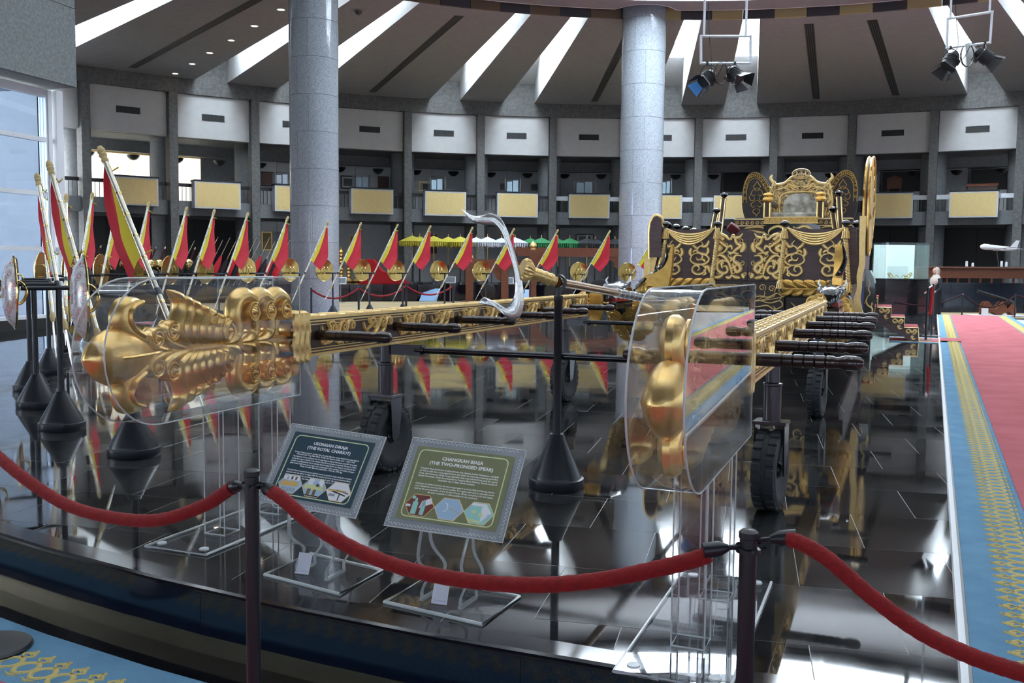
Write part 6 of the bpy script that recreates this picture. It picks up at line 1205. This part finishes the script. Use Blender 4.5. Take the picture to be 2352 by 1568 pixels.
# glass vitrine on black pedestal
a = at(2030, 726, 32.5); b = at(2129, 726, 32.5); x0, x1 = a.x, b.x; zt, zm = at(2080, 557, 32.5).z, at(2080, 640, 32.5).z; t = thing('tall_vitrine', 'glass vitrine with glowing back panel on a black pedestal behind the boarding steps', 'display case', ((x0 + x1) / 2, 33.1, ZF)); w = (x1 - x0) / 2; zt -= ZF; zm -= ZF
MB().cbox(-w * .98, w * .98, -.6, .6, 0, zm - .03, .01).build('pedestal', M['lacq'], t); MB().cbox(-w * 1.03, w * 1.03, -.64, .64, zm - .03, zm, .006).build('pedestal_top', M['black'], t)
for (xx0, xx1, yy0, yy1) in ((-w, w, -.6, -.585), (-w, -w + .015, -.585, .6), (w - .015, w, -.585, .6)): MB().box(xx0, xx1, yy0, yy1, zm, zt).build('glass_sheet', M['green'], t, smooth=0)
MB().box(-w, w, -.6, .6, zt, zt + .015).build('glass_top', M['green'], t, smooth=0); MB().box(-w * .97, w * .97, .55, .58, zm, zt - .05).build('glow_back', mat('glowing_case_back', (.8, .86, .86), .5, emit=(.85, .95, .93, 1), es=.5), t, smooth=0); MB().cbox(-w * .5, w * .3, -.15, .3, zm, zm + .42, .01).build('inner_box', M['acrylh'], t, smooth=0)  # back panel glows, an added stand-in for the bright reflection in the glass
m = MB()
for s in (-1, 1):
    for L in ([(.04, .02), (.12, .1), (.2, .04), (.3, .13), (.36, .06), (.3, .02), (.2, .0)], [(.3, .02), (.4, .12), (.36, .18), (.3, .14)]): m.ribbon([(-w * .1 + s * q, zm + .02 + r_) for q, r_ in c2(L, 5)], .02, .02, XZ(-.18), .4)
m.lathe([(.08, 0), (.09, .03), (.04, .06), (.05, .1), (0, .12)], 10, Matrix.Translation((w * .15, -.3, zm))); m.build('gilt_ornament', M['goldp'], t)
# navy stairs and lit doorway behind
t = thing('navy_stairs', 'narrow dark blue carpeted stairs left of the vitrine', 'stairs', (0, 0, 0)); xa, xb = at(2003, 690, 36).x, at(2034, 690, 36).x; nv = mat('navy_carpet', (.03, .04, .13), .95)
for k in range(6): MB().cbox(xa, xb, 35.4 + .28 * k, 37.4, ZF + .18 * k, ZF + .18 * (k + 1), .01).build('step', nv, t)
c, w, h_ = quadat((2010, 594), (2030, 634), 37.5); t = thing('lit_panel', 'orange lit panel at the head of the navy stairs', 'panel', (c.x, 37.6, .82)); MB().box(-w / 2, w / 2, 0, .05, 0, c.z + h_ / 2 - .82).build('glowing_face', mat('orange_glow', (.5, .25, .1), .6, emit=(1, .5, .22, 1), es=.45), t, smooth=0); MB().box(-w / 2 - .06, -w / 2, -.03, .08, 0, c.z + h_ / 2 - .78).build('jamb', M['black'], t); MB().box(w / 2, w / 2 + .06, -.03, .08, 0, c.z + h_ / 2 - .78).build('jamb', M['black'], t)
# carpet-side and far stanchions
def far_stanchion(px, py, pt, z, label):
    p = atz(px, py, z); zt = at(px, pt, p.y).z; s = thing('rope_stanchion', label, 'stanchion', tuple(p)); h_ = zt - z; MB().lathe([(.022, .02), (.022, h_ - .01), (.018, h_), (0, h_)], 10).build('post', M['blackp'], s); MB().lathe([(0, 0), (.17, 0), (.17, .012), (.03, .025), (0, .025)], 18).build('base', M['blackp'], s); MB().lathe([(.023, h_ - .06), (.035, h_ - .055), (.035, h_ - .045), (.023, h_ - .04)], 10).build('ring', M['whitem'] if pt == 672 else M['blackp'], s); return p, zt
pA, zA = far_stanchion(2126, 782, 655, .0, 'black rope stanchion in front of the pair by the carpet runner'); pB_, zB = far_stanchion(2139, 772, 652, .0, 'black rope stanchion behind its pair by the carpet runner')
o = thing('velvet_rope', 'bright red velvet rope hanging straight down from a stanchion by the runner', 'rope'); MB().tube([(pA.x + .075, pA.y, zA - .03), (pA.x + .085, pA.y + .02, zA - .3), (pA.x + .06, pA.y, .46)], [.02, .03, .026], 9).build('velvet_sleeve', mat('bright_red_velvet', (.42, .006, .01), .8), o); MB().tube([(pA.x + .03, pA.y, zA - .045), (pA.x + .075, pA.y, zA - .01), (pA.x + .076, pA.y, zA - .05)], .014, 7).build('hook', M['silver'], o)
q1, z1_ = far_stanchion(2209, 727, 672, ZF, 'thin dark stanchion before the navy counter, left of the cannon'); q2, z2_ = far_stanchion(2330, 729, 674, ZF, 'thin dark stanchion before the navy counter, right of the cannon')
def sag(a, b, s, n=9): return [tuple(Vector(a).lerp(Vector(b), i / (n - 1)) - Vector((0, 0, s * (1 - (2 * i / (n - 1) - 1) ** 2)))) for i in range(n)]
for a, b, lab in (((q1.x, q1.y, z1_ - .05), (q2.x, q2.y, z2_ - .05), 'dark sagging rope in front of the cannon'), ((q2.x, q2.y, z2_ - .05), (q2.x + 3, q2.y + .3, z2_ - .05), 'dark sagging rope leaving the picture right of the cannon'), ((q1.x - 2.2, q1.y - .4, z1_ - .35), (q1.x, q1.y, z1_ - .05), 'dark sagging rope between the woman and the thin stanchion')):
    o = thing('velvet_rope', lab, 'rope'); MB().tube(sag(a, b, .42 if 'front' in lab else .2), .025, 7).build('velvet_sleeve', mat('black_red_velvet', (.03, .004, .006), .9) if 'black_red_velvet' not in bpy.data.materials else bpy.data.materials['black_red_velvet'], o)
for i, (px, pt) in enumerate(((714, 660), (823, 657), (932, 652), (1040, 652), (605, 664))):
    p = DK(px, 14.6); zt = at(px, pt, p.y).z; s = thing('rope_stanchion', 'thin black stanchion beyond the back flag row, %s of the far line' % ('second', 'third', 'fourth', 'fifth', 'first')[i], 'stanchion', (p.x, p.y, ZF + .018), 0, 'far stanchions'); h_ = zt - ZF - .018; MB().lathe([(.03, .02), (.03, h_ - .01), (.02, h_), (0, h_)], 10).build('post', M['blackp'], s); MB().lathe([(0, 0), (.17, 0), (.17, .012), (.03, .025)], 16).build('base', M['blackp'], s)
    if i < 3:
        pn = DK((823, 932, 1040)[i], 14.6); zn = at((823, 932, 1040)[i], (657, 652, 652)[i], pn.y).z; o = thing('velvet_rope', 'dark red rope sagging along the far stanchion line, %s span' % names[i], 'rope', (0, 0, 0), 0, 'far ropes'); MB().tube(sag((p.x, p.y, zt - .05), (pn.x, pn.y, zn - .05), .26), .026, 7).build('velvet_sleeve', M['velvet'], o)
# cannon on white board
p = atz(2290, 727, ZF); t = thing('bronze_cannon', 'small dark cannon on a red brown wooden carriage before the navy counter', 'cannon', (p.x, p.y, ZF + .06)); s_ = p.y / 2235
x0 = (2245 - 2290) * s_; m = MB(); m.tube([(x0 - .02, 0, .80), (x0 + .03, 0, .78), (.2, 0, .52), (.33, 0, .45), (.38, 0, .42), (.5, 0, .36), (.56, 0, .35), (.6, 0, .34)], [.06, .045, .065, .075, .11, .10, .06, .03], 14); m.build('barrel', M['lacq2'], t)
for y in (-.12, .12): MB().prism(c2([(-.55, 0), (-.52, .35), (-.38, .46), (-.28, .36), (-.14, .2), (.0, .36), (.12, .46), (.2, .3), (.3, .22), (.45, .4), (.55, .3), (.56, .02), (.42, .0), (.36, .1), (.2, .1), (.06, 0), (-.1, .02), (-.22, .1), (-.36, .1), (-.4, 0)], 3), -.03, .03, XZ(y)).build('carriage_cheek', M['redwood'], t)
for x in (-.42, .40): MB().tube([(x, -.12, .2), (x, .12, .2)], .03, 8).build('axle', M['redwood'], t)
t = thing('white_plinth_board', 'low pale board under the cannon', 'plinth', (p.x, p.y, ZF)); MB().cbox(-.95, 1.0, -.45, .6, .0, .06, .008).build('board', M['plaster'], t); MB().box(-.72, -.5, -.40, -.38, .06, .3).build('caption_card', M['whitem'], t)
# woman in a pale headscarf and black robe walking by the counter
pw = at(2146, 735, 31.6); wz = ZF; t = thing('person', 'woman in pale headscarf and long black robe standing by the counter', 'person', (pw.x, 31.6, wz), R(8)); skin = mat('skin', (.42, .24, .17), .6); robe = mat('black_robe', (.010, .011, .013), .85); scarf = mat('pale_scarf', (.42, .38, .32), .85)
def ovals(rows, n=14):            # rows: (z, x, y, rx, ry)
    m = MB(); v = [(x + a * cos(2 * pi * k / n), y + b * sin(2 * pi * k / n), z) for z, x, y, a, b in rows for k in range(n)]
    return m.add(v, [(i * n + k, i * n + (k + 1) % n, (i + 1) * n + (k + 1) % n, (i + 1) * n + k) for i in range(len(rows) - 1) for k in range(n)] + [tuple(range(n))[::-1], tuple(range((len(rows) - 1) * n, len(rows) * n))])
b = ovals([(.03, 0, 0, .20, .17), (.3, 0, 0, .19, .16), (.6, .01, 0, .18, .15), (.85, .02, 0, .185, .16), (1.0, .01, 0, .15, .17), (1.15, 0, 0, .14, .19), (1.27, .0, 0, .12, .20), (1.32, .0, 0, .08, .14), (1.37, -.01, 0, .055, .06), (1.42, -.015, 0, .052, .055)])
for y in (-.2, .2): b.tube(catm([(.0, y * .9, 1.27), (.02, y * 1.25, 1.1), (-.0, y * 1.3, .95), (-.12, y * 1.1, .86)], 4), [.065, .064, .062, .06, .056, .053, .05, .047, .044, .042, .04, .038, .036], 9)
b.build('body', robe, t)
for y in (-.22, .22):
    m = MB(); m.tube([(-.12, y, .86), (-.17, y * .98, .835), (-.20, y * .96, .82)], [.03, .04, .032], 8)
    for k in range(4): m.tube(catm([(-.195, y * .96 + (k - 1.5) * .016, .83), (-.235, y * .96 + (k - 1.5) * .017, .805), (-.245, y * .96 + (k - 1.5) * .016, .775 + .004 * abs(k - 1))], 3), .0085, 6)
    m.tube([(-.16, y * .85, .83), (-.19, y * .8, .81), (-.205, y * .8, .79)], [.011, .010, .008], 6); m.build('hand', skin, t)
h_ = ovals([(1.40, -.02, 0, .035, .035), (1.43, -.035, 0, .065, .058), (1.47, -.035, 0, .082, .068), (1.52, -.03, 0, .092, .073), (1.57, -.025, 0, .088, .072), (1.61, -.015, 0, .06, .05), (1.625, -.01, 0, .02, .02)]); h_.prism([(-.115, 1.475), (-.142, 1.49), (-.118, 1.535)], -.012, .012, XZ(0)); h_.build('head', skin, t)
for y in (-.03, .03): MB().lathe([(0, .009), (.008, .005), (.01, 0)], 8, Matrix.Translation((-.117, y, 1.527)) @ Matrix.Rotation(R(-90), 4, 'Y')).build('eye', M['black'], t)
MB().box(-.117, -.108, -.022, .022, 1.452, 1.46).build('mouth', M['carpetr'], t)
sc = ovals([(1.06, -.06, 0, .10, .14), (1.16, -.03, 0, .15, .20), (1.27, -.01, 0, .155, .20), (1.34, .0, 0, .115, .13), (1.40, .0, 0, .09, .09)]); n = 14
rows = [(1.38, .0, .09, .09), (1.44, .005, .105, .092), (1.52, .01, .115, .098), (1.58, .005, .105, .09), (1.625, -.005, .075, .068), (1.645, -.01, .03, .03)]
v = [(x + a * cos(R(-128 + 256 * k / n)), bb * sin(R(-128 + 256 * k / n)), z) for z, x, a, bb in rows for k in range(n + 1)]; sc.add(v, [(i * (n + 1) + k, i * (n + 1) + k + 1, (i + 1) * (n + 1) + k + 1, (i + 1) * (n + 1) + k) for i in range(5) for k in range(n)]); sc.build('headscarf', scarf, t)
for y in (-.09, .09): MB().cbox(-.2, .06, y - .04, y + .04, 0, .06, .02).build('shoe', M['black'], t)
